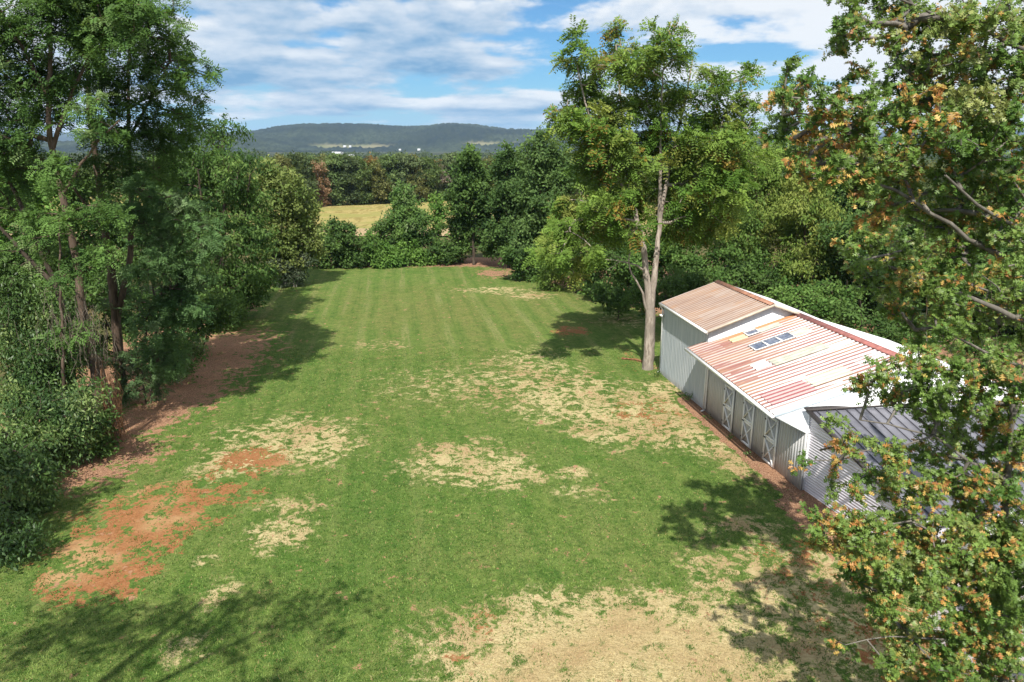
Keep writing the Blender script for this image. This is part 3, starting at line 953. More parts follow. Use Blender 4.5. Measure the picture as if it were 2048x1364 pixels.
gw.slab([(6.9, -5.45, 0), (10.5, -5.45, 0), (10.5, -5.45, 3.1), (6.9, -5.45, 4.3)], (0, 0.05, 0))
gw.build('gable_wall', W_WHITE, barn)
# the white skirt that closes the near end above the shed
sk = MB()
sk.slab([(-1.0, -14.55, 3.0), (0.0, -15.22, 2.52), (6.2, -15.45, 2.5), (10.8, -15.3, 2.6), (10.8, -15.1, 3.15), (4.9, -15.1, 4.98)], (0, 0.0, -0.05))
s_ = sk.build('gable_skirt', W_WHITE, barn); s_['label'] = 'white sloping sheet closing the near end of the roof'

# roofs
E0, E1, R1_, R0_ = (-1.0, -14.5, 3.05), (-1.0, -5.5, 3.40), (4.9, -5.3, 5.09), (4.9, -15.07, 5.05)
rl = ribbed('roof', [E0, E1, R1_, R0_], None, 0.28, 0.026, 10, 10, ROOF_LOW, barn, sharp=0.8)
rl['label'] = 'low roof of red and white weathered corrugated sheets'
ribbed('roof', [(4.9, -5.3, 5.09), (4.9, -15.07, 5.05), (10.9, -15.07, 3.15), (10.9, -5.3, 3.2)], None, 0.2, 0.02, 6, 3, ROOF_WHITE, barn, sharp=0.8)['label'] = 'white far slope of the low roof'
rt = ribbed('roof', [(-0.17, -6.0, 4.37), (-0.17, 0.66, 4.47), (3.4, 0.66, 5.68), (3.4, -6.0, 5.66)], None, 0.26, 0.022, 10, 8, ROOF_TALL, barn, sharp=0.8)
rt['label'] = 'tall roof of tan corrugated sheets streaked with rust'
ribbed('roof', [(3.4, -6.0, 5.66), (3.4, 0.66, 5.68), (6.95, 0.66, 4.47), (6.95, -6.0, 4.40)][::-1], None, 0.2, 0.02, 2, 3, ROOF_WHITE, barn, sharp=0.8)['label'] = 'white far slope of the tall roof'


def on_low(u, s, lift=0.0):
    """a point of the lower roof: u 0..1 from near to far end, s 0..1 from eave to ridge"""
    a, b, c_, d = (np.array(p) for p in (E0, E1, R1_, R0_))
    p = (1 - u) * (1 - s) * a + u * (1 - s) * b + u * s * c_ + (1 - u) * s * d
    return p + np.array([-0.30, 0, 0.954]) * lift


def sheet_on_low(name, u0, u1, s0, s1, mat, label=None, lift=0.03, frame=False):
    o = ribbed(name, [on_low(u0, s0, lift), on_low(u1, s0, lift), on_low(u1, s1, lift), on_low(u0, s1, lift)], None, 0.28, 0.018, 10, 3, mat, barn, sharp=0.8)
    if label: o['label'] = label
    if frame:
        f = MB()
        cs = [(u0, s0), (u1, s0), (u1, s1), (u0, s1)]
        for i in range(4):
            f.bar(on_low(*cs[i], 0.06), on_low(*cs[(i + 1) % 4], 0.06), 0.04, 0.05)
        um = (u0 + u1) / 2
        f.build('frame', PAINT, o)
    return o


for s0, s1 in ((0.375, 0.485), (0.49, 0.60), (0.605, 0.715)):
    sheet_on_low('skylight', 0.66, 0.748, s0, s1, GLASS, frame=True)
sheet_on_low('skylight', 0.865, 0.925, 0.47, 0.575, GLASS, frame=True)
sheet_on_low('roof_sheet', 0.855, 0.92, 0.32, 0.46, YEL_SHEET, 'yellowed translucent sheet beside the upper skylight')
sheet_on_low('roof_sheet', 0.865, 0.92, 0.585, 0.78, GRN_SHEET, 'grey green sheet above the upper skylight')
sheet_on_low('roof_sheet', 0.675, 0.74, 0.73, 0.87, GRN_SHEET, 'grey green sheet above the row of skylights')
sheet_on_low('roof_sheet', 0.455, 0.525, 0.22, 0.34, WHT_SHEET, 'small white patch sheet')
sheet_on_low('roof_sheet', 0.435, 0.51, 0.355, 0.78, GRN_SHEET, 'long grey green sheet in mid roof')
sheet_on_low('roof_sheet', 0.125, 0.215, 0.38, 0.66, TAN_SHEET, 'tan sheet near the lower end')
sheet_on_low('roof_sheet', 0.085, 0.215, 0.05, 0.365, RED_SHEET, 'deep red sheet near the eave')
# ridges, rakes and gutters
cp = MB()
for p, q, in (((4.9, -5.3, 5.09), (4.9, -15.07, 5.05)),):
    cp.slab([(4.62, p[1], p[2] - 0.05), (4.62, q[1], q[2] - 0.05), (4.9, q[1], q[2] + 0.055), (4.9, p[1], p[2] + 0.055)], (0, 0, 0.012))
    cp.slab([(4.9, p[1], p[2] + 0.055), (4.9, q[1], q[2] + 0.055), (5.15, q[1], q[2] - 0.04), (5.15, p[1], p[2] - 0.04)], (0, 0, 0.012))
cp.build('ridge_cap', RED_CAP, barn)
cp = MB()
cp.slab([(3.15, 0.68, 5.635), (3.15, -6.02, 5.615), (3.4, -6.02, 5.72), (3.4, 0.68, 5.74)], (0, 0, 0.012))
cp.slab([(3.4, 0.68, 5.74), (3.4, -6.02, 5.72), (3.65, -6.02, 5.62), (3.65, 0.68, 5.64)], (0, 0, 0.012))
cp.build('ridge_cap', RUST_CAP, barn)
TRIM = plain('tan_trim', (0.50, 0.43, 0.34), 0.6)
for p, q in (((-0.17, -6.02, 4.32), (3.4, -6.02, 5.61)), ((3.4, -6.02, 5.61), (6.95, -6.02, 4.35)), ((-0.17, 0.68, 4.42), (3.4, 0.68, 5.63))):
    MB().bar(p, q, 0.05, 0.12).build('rake_trim', TRIM, barn)
tr = MB()
tr.bar((-1.02, -14.53, 3.0), (4.9, -15.1, 5.0), 0.05, 0.10)
tr.build('rake_trim', plain('blue_grey_trim', (0.50, 0.58, 0.66), 0.5), barn)
gu = MB()
gu.bar((-0.24, -6.02, 4.30), (-0.24, 0.68, 4.40), 0.12, 0.11)
gu.build('gutter', PAINT, barn)
gu = MB()
gu.bar((-1.08, -14.52, 2.97), (-1.08, -5.48, 3.32), 0.12, 0.12)
gu.build('gutter', PAINT, barn)
fa = MB()
fa.bar((-0.14, -6.0, 4.24), (-0.14, 0.66, 4.34), 0.03, 0.14)
fa.build('fascia', PAINT, barn)
dp = MB()
dp.tube([(-1.02, -6.3, 3.22), (-0.85, -6.26, 3.1), (-0.12, -6.2, 2.55), (-0.07, -6.2, 2.4), (-0.07, -6.2, 0.22), (-0.12, -6.2, 0.10), (-0.30, -6.2, 0.06)], 0.045, 8)
dp.build('downspout', PAINT, barn)
dp = MB()
dp.tube([(-0.26, 0.60, 4.34), (-0.07, 0.56, 4.05), (-0.06, 0.56, 0.2), (-0.2, 0.56, 0.06)], 0.04, 8)
dp.build('downspout', PAINT, barn)
cb_ = MB(); cb_.box((-0.02, -5.86, 0), (0.03, -5.78, 3.4)); cb_.build('corner_trim', PAINT, barn)
fl = MB()
fl.box((-0.16, 0.38, 3.72), (-0.02, 0.42, 3.80)); fl.tube([(-0.14, 0.36, 3.76), (-0.24, 0.28, 3.70)], [0.035, 0.07]); fl.tube([(-0.14, 0.44, 3.76), (-0.24, 0.52, 3.70)], [0.035, 0.07])
fl.build('floodlight', PAINT, barn)
# stable doors
DOOR_GREY = wall_mat('door_board', (0.34, 0.345, 0.35), (0.41, 0.41, 0.41), streak=(6, 6, 0.3))
for ya, yb in ((-9.22, -8.20), (-11.2, -10.2), (-13.27, -12.25)):
    d_ = MB(); d_.box((-0.05, ya, 0.06), (-0.02, yb, 2.26))
    door = d_.build('stable_door', DOOR_GREY, barn)
    fr = MB(); w = 0.115
    x0, x1 = -0.085, -0.052
    fr.box((x0, ya, 0.06), (x1, ya + w, 2.26)); fr.box((x0, yb - w, 0.06), (x1, yb, 2.26))
    for z0, z1 in ((0.06, 0.17), (1.08, 1.17), (1.19, 1.28), (2.15, 2.26)):
        fr.box((x0, ya + w, z0), (x1, yb - w, z1))
    fr.build('door_frame', PAINT, door)
    for z0, z1 in ((0.17, 1.08), (1.28, 2.15)):
        br = MB()
        br.bar((-0.064, ya + w, z0), (-0.064, yb - w, z1), 0.022, 0.10, (1, 0, 0.01))
        br.bar((-0.069, yb - w, z0), (-0.069, ya + w, z1), 0.022, 0.10, (1, 0, 0.01))
        br.build('cross_brace', PAINT, door)
    MB().box((-0.11, yb - 0.16, 1.12), (-0.085, yb + 0.02, 1.17)).build('latch', DARK, door)
    for z in (0.30, 1.95):
        MB().box((-0.105, yb - 0.05, z), (-0.086, yb + 0.02, z + 0.06)).build('hinge', DARK, door)

# ------------------------------------------------------------------ shed at the near end of the barn
shed = empty('shed', (11.903, 26.35, 0), BROT)
tag(shed, 'low lean-to shed of lilac grey ribbed steel with dark sloping roof', 'shed')
STEEL, nt_ = new_mat('lilac_steel'); t = NT(nt_)
n1 = t.noise(t.mapping(t.obj(), (1, 0.4, 3)), 1.5, 5)
t.out(t.principled(t.mix(t.ramp(n1, 0.35, 0.65), (0.54, 0.51, 0.55), (0.66, 0.63, 0.67)), 0.5, 0.4, 0.15))
SLATE, nt_ = new_mat('dark_roof_steel'); t = NT(nt_)
n1 = t.noise(t.obj(), 1.2, 5)
t.out(t.principled(t.mix(t.ramp(n1, 0.35, 0.65), (0.13, 0.13, 0.15), (0.175, 0.175, 0.20)), 0.35, 0.45, 0.2))
BROWN = plain('dark_brown_trim', (0.055, 0.047, 0.045), 0.5, 0.3)
V, Fq = [], []
rows = []
zt = 3.34
n = int(3.34 / 0.115 * 6)
for i in range(n + 1):
    z = zt * i / n
    ymin = max(-5.4, (z - 3.36) / 0.297)
    h = 0.016 * math.tanh(math.cos(z / 0.115 * 2 * math.pi) / 0.8)
    V += [(-h, 0.16, z), (-h - 0.095 * (ymin - 0.16), ymin, z)]
    if i: Fq.append((2 * i - 2, 2 * i - 1, 2 * i + 1, 2 * i))
o_ = mesh_faces('side_wall', V, Fq, STEEL, shed, smooth=True)
o_['label'] = 'wall of horizontal ribbed steel'
ribbed('roof', [(9.0, 0.18, 3.42), (-0.1, 0.18, 3.42), (0.45, -5.62, 1.74), (9.0, -5.62, 1.74)][::-1], None, 0.42, 0.0, 2, 2, SLATE, shed)
x = 0.62
while x < 9:
    MB().bar((x - 0.42, 0.1, 3.43), (x, -5.58, 1.785), 0.03, 0.05).build('roof_seam', SLATE, shed); x += 0.42
MB().bar((-0.10, 0.2, 3.42), (0.45, -5.64, 1.73), 0.16, 0.12).build('rake_trim', BROWN, shed)
MB().bar((-0.18, 0.20, 3.46), (9.0, 0.20, 3.46), 0.30, 0.07).build('ridge_cap', BROWN, shed)
fw_ = MB()
fw_.slab([(0.53, -5.4, 0), (9.0, -5.4, 0), (9.0, -5.4, 1.72), (0.53, -5.4, 1.72)], (0, 0.05, 0))
fw_.build('front_wall', STEEL, shed)
gu = MB(); gu.bar((0.40, -5.70, 1.70), (9.0, -5.70, 1.70), 0.11, 0.10); gu.build('gutter', PAINT, shed)
tm = MB(); tm.bar((-0.015, 0.15, 0), (-0.015, 0.15, 3.36), 0.07, 0.06, (0, 1, 0)); tm.build('corner_trim', W_WHITE, shed)

# ------------------------------------------------------------------ trees and shrubs on the left
LOC = [(0.036, 0.078, 0.018), (0.080, 0.145, 0.034), (0.11, 0.165, 0.060)]
LOCY = [(0.052, 0.105, 0.026), (0.10, 0.165, 0.042), (0.13, 0.17, 0.075)]
DARKG = [(0.034, 0.068, 0.017), (0.078, 0.134, 0.033)]
BRIGHT = [(0.055, 0.12, 0.022), (0.11, 0.19, 0.040)]
OLIVE = [(0.075, 0.115, 0.028), (0.155, 0.185, 0.055)]

Y = 31.5
make_tree('locust_tree', 'tall locust with one slender leaning trunk, nearest big tree left of the lawn', 'tree', ground_at(200, Y),
          [(path(Y, [(203, 'g'), (190, 730), (162, 600), (150, 500), (122, 380), (100, 285), (96, 185), (104, 80), (88, -40)]), 0.26, 0.06),
           (path(Y, [(104, 300), (140, 190), (190, 90), (215, 10)], [0, .4, .8, 1]), 0.10, 0.03),
           (path(Y, [(98, 200), (60, 120), (20, 50), (-10, 0)], [0, -.4, -.8, -1]), 0.09, 0.03),
           (path(Y, [(125, 390), (180, 300), (240, 240)], [0, -.5, -1]), 0.07, 0.03)],
          B(Y, [(60, 50, 85), (150, 20, 80), (45, 170, 80), (120, 150, 55), (20, 270, 60), (190, 80, 55), (-20, 100, 70), (240, 30, 55), (110, -50, 90), (200, -40, 80), (40, 330, 45), (190, 240, 45), (-30, 210, 60), (100, 230, 40), (140, 430, 34, .8, -1.6), (105, 345, 38, .8, -1.6), (190, 520, 34, .8, -1.2), (150, 560, 26, .7, -1.4), (215, 420, 34, .8, -1), (150, 660, 28, .8, -1.2), (70, 450, 34, .7, -.8)], 1.8, 1),
          'pinnate', LOC, 'tall trees left of the lawn', BARK_TAN, 21, 10.0, 6, 0.115, 0.5)
Y = 37
make_tree('locust_tree', 'tall locust with dark twin trunks forking low, left of the lawn', 'tree', ground_at(240, Y),
          [(path(Y, [(242, 'g'), (238, 700), (229, 610), (214, 470), (195, 350), (178, 220), (172, 80), (165, -30)]), 0.30, 0.07),
           (path(Y, [(232, 640), (260, 520), (264, 400), (256, 260), (257, 120), (262, 20)], [0, .2, .4, .6, .8, 1]), 0.19, 0.05),
           (path(Y, [(214, 470), (180, 420), (120, 340), (60, 300)], [0, -.4, -.8, -1]), 0.09, 0.03),
           (path(Y, [(258, 280), (300, 200), (340, 120)], [.6, .3, 0]), 0.08, 0.03)],
          B(Y, [(225, 60, 80), (300, 30, 65), (330, 110, 60), (368, 155, 42), (285, 175, 65), (215, 180, 55), (350, 235, 58), (300, 285, 55), (385, 245, 32), (240, -30, 80), (310, 60, 40), (180, 130, 50), (235, 270, 50), (180, 330, 45), (325, 330, 45), (260, 350, 45), (395, 205, 22), (405, 145, 20), (345, 75, 26)], 2.0, 2),
          'pinnate', LOC, 'tall trees left of the lawn', BARK_TAN, 22, 6.5, 6, 0.125, 0.5)
Y = 35
make_tree('young_locust', 'young locust with feathery grey green boughs below the twin trunked locust', 'tree', ground_at(320, Y + 2),
          [(path(Y + 2, [(318, 'g'), (312, 650), (305, 540), (300, 420)]), 0.10, 0.03)],
          B(Y, [(245, 430, 42, .8, 2.5), (250, 600, 36, .8, 2.5), (290, 400, 44), (330, 445, 62), (375, 430, 45), (330, 520, 62), (372, 560, 48), (300, 540, 40), (345, 610, 55), (310, 640, 48), (330, 700, 40), (390, 620, 30), (345, 735, 24), (415, 480, 35)], 1.3, 3),
          'pinnate', [(0.036, 0.078, 0.024), (0.075, 0.135, 0.046), (0.125, 0.18, 0.085)], None, BARK_DARK, 23, 9.0, 6, 0.105, 0.42)
Y = 33
make_tree('leaning_tree', 'dark tree leaning out of the picture at the left edge with long slanting boughs', 'tree', ground_at(150, Y),
          [(path(Y, [(152, 'g'), (140, 660), (112, 570), (62, 455), (20, 360), (-30, 270)]), 0.17, 0.07),
           (path(Y, [(112, 570), (60, 520), (0, 455), (-60, 400)], [0, -.3, -.6, -1]), 0.12, 0.05)],
          B(Y, [(-30, 250, 70), (25, 320, 40), (-10, 400, 50), (55, 505, 35), (10, 520, 40), (70, 440, 30), (-40, 330, 60), (100, 500, 28)], 1.2, 4),
          'pinnate', LOCY, None, BARK_DARK, 24, 8.0, 5, 0.11, 0.42)
Y = 55
make_tree('willowy_tree', 'dense dark tree with drooping boughs, broad bulge of the left tree line', 'tree', ground_at(440, Y),
          [(path(Y, [(440, 'g'), (445, 520), (450, 400), (445, 290)]), 0.25, 0.08), (path(Y, [(444, 540), (410, 440), (395, 340)], [0, -.5, -1]), 0.14, 0.05),
           (path(Y, [(446, 520), (490, 430), (500, 350)], [0, -.5, -1]), 0.14, 0.05)],
          B(Y, [(440, 275, 38), (405, 320, 50), (470, 335, 48), (440, 390, 70), (500, 400, 40), (395, 440, 60), (470, 470, 62), (510, 470, 36), (420, 540, 60), (485, 555, 48), (450, 600, 45), (370, 360, 40), (515, 540, 28)], 1.8, 5),
          'droop', [(0.030, 0.066, 0.016), (0.072, 0.130, 0.030), (0.11, 0.17, 0.045)], None, BARK_DARK, 25, 8.5, 26, 0.23, 0.55)
Y = 71
make_tree('yellowing_tree', 'pale olive yellow tree at the far end of the left tree line', 'tree', ground_at(570, Y),
          [(path(Y, [(570, 'g'), (568, 480), (560, 400), (555, 340)]), 0.16, 0.05)],
          B(Y, [(545, 360, 36), (572, 385, 42), (600, 420, 38), (555, 430, 45), (590, 470, 42), (540, 490, 40), (612, 455, 25), (575, 520, 40), (530, 340, 28), (620, 500, 24)], 2, 6),
          'simple', OLIVE, None, BARK_GREY, 26, 8.5, 26, 0.24, 0.55)
Y = 70
make_tree('grey_shrub', 'low grey green rounded shrub at the far left corner of the lawn', 'shrub', ground_at(588, Y),
          [(path(Y, [(588, 'g'), (586, 545), (580, 520)]), 0.06, 0.02), (path(Y, [(592, 'g'), (600, 545), (606, 525)]), 0.05, 0.02)],
          B(Y, [(570, 530, 30), (598, 527, 26), (585, 548, 30), (560, 550, 22), (545, 520, 20)], 0.8, 7, flat=0.8),
          'simple', [(0.050, 0.072, 0.040), (0.10, 0.125, 0.075)], None, BARK_GREY, 27, 14, 30, 0.15, 0.4, crown_name='foliage', trunk_name='stem')
Y = 57
make_tree('shrub', 'shadowy shrub at the foot of the drooping dark tree', 'shrub', ground_at(470, Y),
          [(path(Y, [(470, 'g'), (468, 600), (462, 570)]), 0.06, 0.02), (path(Y, [(476, 'g'), (496, 590), (505, 570)]), 0.05, 0.02)],
          B(Y, [(440, 600, 38), (480, 585, 36), (515, 570, 30), (460, 620, 26), (530, 555, 24)], 1.0, 8, flat=0.8),
          'simple', DARKG, None, BARK_DARK, 28, 11, 26, 0.19, 0.45, crown_name='foliage', trunk_name='stem')
Y = 45.5
make_tree('shrub', 'dark shrub beside the red bark litter, middle of the left tree line', 'shrub', ground_at(395, Y),
          [(path(Y, [(395, 'g'), (392, 640), (385, 600)]), 0.06, 0.02), (path(Y, [(400, 'g'), (420, 640), (430, 610)]), 0.05, 0.02)],
          B(Y, [(380, 610, 42), (425, 610, 40), (405, 650, 38), (360, 660, 36), (440, 640, 24), (340, 690, 30), (390, 560, 40)], 1.0, 9, flat=0.85),
          'simple', DARKG, None, BARK_DARK, 29, 11, 26, 0.17, 0.42, crown_name='foliage', trunk_name='stem')
Y = 36.5
make_tree('shrub', 'leafy shrub with a pale feathery spray over the red bark litter', 'shrub', ground_at(300, Y),
          [(path(Y, [(300, 'g'), (302, 740), (310, 690)]), 0.05, 0.02), (path(Y, [(292, 'g'), (285, 740), (270, 690)]), 0.05, 0.02)],
          B(Y, [(300, 700, 42), (265, 730, 38), (330, 735, 34), (290, 765, 34), (255, 780, 26), (310, 790, 16)], 0.9, 10),
          'pinnate', [(0.045, 0.09, 0.032), (0.085, 0.14, 0.055), (0.15, 0.20, 0.12)], None, BARK_DARK, 30, 10, 5, 0.09, 0.35, crown_name='foliage', trunk_name='stem')
# the bushes nearest the camera
for Y, bx, lab, blobs, sd in (
        (31.5, 90, 'big dark bush between the leaning tree and the lawn, highest of the near left bushes', [(40, 600, 60), (95, 640, 50), (20, 680, 60), (90, 720, 60), (150, 700, 40), (60, 760, 55), (125, 770, 45), (10, 560, 40)], 41),
        (28.5, 130, 'glossy dark bush beside the brown vine clad stump', [(60, 810, 60), (120, 820, 55), (165, 840, 36), (100, 880, 55), (150, 890, 36), (30, 870, 50), (70, 930, 45), (175, 790, 30), (125, 930, 26)], 42),
        (24.5, 40, 'dark bush with pale drooping leaf tips at the left edge, middle of the near bushes', [(10, 900, 60), (50, 960, 50), (0, 1000, 60), (75, 1000, 30), (45, 1035, 40), (-30, 950, 60)], 43),
        (21.5, 5, 'lowest near left bush with sunlit hanging shoots at the picture edge', [(0, 1060, 40), (30, 1090, 36), (-20, 1120, 50), (60, 1065, 20), (5, 1150, 34), (-40, 1180, 40)], 44)):
    make_tree('bush', lab, 'bush', ground_at(bx, Y + .8),
              [(path(Y + .8, [(bx, 'g'), (blobs[0][0], blobs[0][1] + 60), (blobs[0][0], blobs[0][1] + 20)]), 0.06, 0.02),
               (path(Y + .8, [(bx + 8, 'g'), (blobs[1][0], blobs[1][1] + 60), (blobs[1][0], blobs[1][1] + 15)]), 0.05, 0.02)],
              B(Y, blobs, 0.9, sd), 'droop', [(0.030, 0.064, 0.017), (0.075, 0.128, 0.034), (0.18, 0.235, 0.080)], 'near bushes left of the lawn', BARK_DARK,
              sd, 28 if Y < 27 else 25, 26, 0.145, 0.46, crown_name='foliage', trunk_name='stem', mat=LEAF_GLOSS)

# a tall tree beside the camera, just outside the frame: its shade dapples the near left of the lawn
make_tree('shade_tree', 'tall tree beside the viewpoint whose shade dapples the near left of the lawn', 'tree', (-13.5, 4.5, 0),
          [([(-13.5, 4.5, -0.1), (-13.2, 4.6, 6), (-12.2, 4.8, 12), (-11, 5, 18)], 0.32, 0.10), ([(-13.1, 4.6, 9), (-10.5, 4.9, 13.5), (-8.5, 5, 16.5)], 0.16, 0.05)],
          [(np.array(c, float), np.array(r, float), f) for c, r, f in (
              ((-8.3, 5.2, 16.3), (1.7, 1.5, 1.2), .8), ((-11.2, 5.6, 16.2), (2.0, 1.5, 1.3), .9), ((-13.8, 5, 16), (2.2, 1.7, 1.6), 1), ((-9.8, 3.9, 18), (1.8, 1.6, 1.4), .8),
              ((-6.4, 6.0, 15.8), (1.1, 1.2, .8), .7), ((-12.5, 3.2, 18.2), (2, 1.6, 1.5), 1), ((-14.3, 7, 13.8), (1.4, 1.4, 1.4), 1), ((-7.4, 3.2, 16.5), (1.4, 1.3, 1.0), .7))],
          'simple', LOC, None, BARK_DARK, 33, 4.2, 16, 0.15, 0.45)

for (Y, bx, lab, blobs, sd) in (
        (40, 355, 'leafy shrub hanging over the red litter, between the feathery spray and the far dark shrub', [(340, 720, 36), (370, 700, 34), (355, 745, 26), (320, 745, 28), (390, 690, 24)], 56),
        (52, 455, 'dark shrub where the red litter strip ends at the tree line', [(445, 650, 30), (470, 635, 26), (430, 670, 24), (460, 620, 30)], 57),
        (30, 165, 'dark leafy shrub in front of the vine clad stump', [(170, 860, 40), (200, 890, 30), (150, 910, 36), (185, 925, 22), (210, 840, 24)], 58)):
    make_tree('shrub', lab, 'shrub', ground_at(bx, Y), [(path(Y, [(bx, 'g'), (bx - 4, blobs[0][1] + 20), (bx - 8, blobs[0][1])]), 0.05, 0.02)], B(Y, blobs, 0.8, sd), 'simple',
              DARKG if sd > 56 else LOCY, 'shrubs edging the red litter', BARK_DARK, sd, 12, 24, 0.14, 0.38, crown_name='foliage', trunk_name='stem')

make_tree('shade_tree', 'tree just outside the left edge whose shade darkens the near left corner of the lawn', 'tree', (-20.5, 14.5, 0),
          [([(-20.5, 14.5, -0.1), (-20.4, 14.5, 5), (-20.2, 14.4, 10), (-20, 14.3, 14.5)], 0.28, 0.08)],
          [(np.array(c, float), np.array(r, float), f) for c, r, f in (((-20.2, 14, 13), (2.2, 2, 2), 1), ((-19.0, 12.6, 12.5), (1.6, 1.6, 1.4), 1), ((-19.0, 15.2, 11.0), (1.7, 1.6, 1.4), 1), ((-21.5, 15, 10.5), (2, 2, 1.8), 1), ((-18.3, 11.2, 13.6), (1.3, 1.4, 1.1), .9), ((-18.6, 13.8, 15.0), (1.5, 1.5, 1.2), .9))],
          'simple', LOC, None, BARK_DARK, 34, 6, 20, 0.16, 0.45)

# brown vine clad stump and broken snag among the left trees
def strands(name, label, cat, base, pts_fn, n, mats, seed, core=None):
    r = np.random.default_rng(seed)
    root = empty(name, base); tag(root, label, cat)
    base = np.asarray(base)
    if core is not None:
        q, rad = resample(core[0], 0.3, core[1], core[2], 0.03, r)
        v, f = rings_mesh([(q - base, rad)], 9, seed)
        mesh_np('trunk', v, f.ravel(), np.arange(len(f)) * 4, mats[0], root, smooth=True)
    Pa, Pb = [], []
    for i in range(n):
        pts = pts_fn(r)
        Pa.append(pts[:-1]); Pb.append(pts[1:])
    Pa, Pb = np.concatenate(Pa) - base, np.concatenate(Pb) - base
    rr = np.full(len(Pa), 0.011)
    v, f = edges_mesh(Pa, Pb, rr, rr * 0.8, 3)
    mesh_np('dead_vines', v, f.ravel(), np.arange(len(f)) * 4, mats[1], root)
    return root


VINE_BROWN = plain('dry_brown_vine', (0.16, 0.085, 0.045), 0.9, 0.1, 0.4, 9)
VINE_GREY = plain('dry_grey_vine', (0.19, 0.16, 0.125), 0.9, 0.1, 0.4, 9)
Y = 31
sb = ground_at(233, Y)


def fall(r):
    a = r.uniform(0, 6.28); z0 = r.uniform(0.6, 4.2)
    w = r.uniform(.2, .5)
    p = [np.array([sb[0] + w * .6 * math.cos(a), sb[1] + w * .6 * math.sin(a), z0])]
    for k in range(5):
        z = z0 * (1 - (k + 1) / 5.0 * r.uniform(.75, 1))
        w2 = w * (1 + 0.2 * math.sin(k * 2 + a)) * r.uniform(0.8, 1.25)
        p.append(np.array([sb[0] + w2 * math.cos(a + .12 * k), sb[1] + w2 * math.sin(a + .12 * k), max(0.03, z)]))
    return np.array(p)


strands('vine_stump', 'stump wrapped in dry orange brown vines at the edge of the red litter', 'stump', sb, fall, 120, (BARK_DARK, VINE_BROWN), 5,
        ([sb - [0, 0, .1], sb + [0.03, 0, 2.2], sb + [-0.1, 0, 4.3]], 0.15, 0.08))
Y = 30.2
sb2 = ground_at(128, Y)
hang = at(140, 650, Y)


def hangs(r):
    c = hang + np.array([r.normal(0.1, .75), r.normal(0, .4), r.normal(.3, .75)])
    p = [c]
    for k in range(5):
        p.append(p[-1] + np.array([r.normal(0, .06), r.normal(0, .05), -r.uniform(.12, .34)]))
    return np.array(p)


strands('dead_snag', 'broken pale dead trunk hung with dry grey vines, among the near left trees', 'dead tree', sb2, hangs, 110, (BARK_TAN, VINE_GREY), 6,
        (path(Y, [(128, 'g'), (126, 690), (121, 560), (118, 480), (122, 455), (115, 432)]), 0.10, 0.03))
for (Y, bx, lab, blobs, sd) in (
        (58, 40, 'bright green tree behind the leaning tree at the left edge', [(30, 360, 50), (80, 390, 45), (50, 440, 55), (100, 450, 40), (10, 430, 50), (60, 520, 60), (-20, 380, 50), (0, 500, 50)], 51),
        (62, 170, 'leafy green tree half hidden behind the twin trunked locust', [(140, 380, 45), (190, 370, 40), (170, 430, 55), (220, 440, 45), (130, 480, 50), (200, 510, 55), (260, 480, 40), (150, 560, 55), (230, 570, 50)], 52),
        (60, 330, 'dark green tree filling the gap before the drooping dark tree', [(330, 330, 40), (290, 370, 45), (350, 390, 50), (310, 440, 55), (370, 470, 45), (330, 520, 50), (380, 550, 40), (280, 520, 45)], 53)):
    make_tree('tree', lab, 'tree', ground_at(bx, Y), [(path(Y, [(bx, 'g'), (bx + 2, 560), (bx - 3, 450), (bx, 380)]), 0.18, 0.05)], B(Y, blobs, 2, sd), 'simple',
              BRIGHT if sd == 51 else DARKG if sd == 53 else LOCY, 'trees behind the left tree line', BARK_DARK, sd, 6, 24, 0.25, 0.6)
for (Y, bx, lab, blobs, sd) in (
        (42, 60, 'spreading shrub under the bright tree at the left edge', [(20, 600, 50), (70, 590, 50), (110, 640, 45), (30, 660, 50)], 54),
        (43, 210, 'tangled shrub behind the trunks of the two tall locusts', [(170, 600, 45), (220, 620, 45), (260, 660, 45), (190, 680, 45), (290, 620, 40), (240, 560, 36)], 55)):
    make_tree('shrub', lab, 'shrub', ground_at(bx, Y), [(path(Y, [(bx, 'g'), (bx + 5, 660), (bx, 620)]), 0.06, 0.02)], B(Y, blobs, 1.5, sd), 'simple',
              LOCY if sd == 54 else DARKG, None, BARK_DARK, sd, 8, 24, 0.18, 0.45, crown_name='foliage', trunk_name='stem')

# ------------------------------------------------------------------ hedge and small trees across the end of the lawn
HEDGE = [(680, 82, 'big dark round bush at the left end of the hedge behind the lawn', [(655, 480, 30), (690, 475, 32), (670, 505, 34), (705, 510, 28), (645, 520, 26), (685, 528, 20), (675, 455, 18)], DARKG),
         (735, 82.5, 'mid green bush with a brown gap beside it, second bush of the hedge', [(735, 500, 24), (720, 520, 22), (750, 515, 22), (735, 475, 16)], [(0.045, 0.095, 0.02), (0.085, 0.15, 0.032)]),
         (778, 83, 'bright vine covered low bush, middle of the hedge', [(770, 508, 24), (795, 512, 24), (780, 526, 20), (755, 525, 16)], BRIGHT),
         (836, 83.5, 'bright low bush to the right of the vine covered one', [(830, 510, 24), (855, 515, 22), (840, 526, 20), (815, 526, 16)], BRIGHT),
         (800, 86, 'dark thicket at the foot of the feathery small tree', [(760, 465, 24), (800, 475, 28), (840, 475, 26), (820, 495, 24), (780, 490, 22)], DARKG),
         (890, 85, 'dark bush at the right end of the hedge', [(880, 500, 24), (905, 500, 24), (890, 522, 22), (915, 522, 18), (870, 525, 16)], DARKG)]
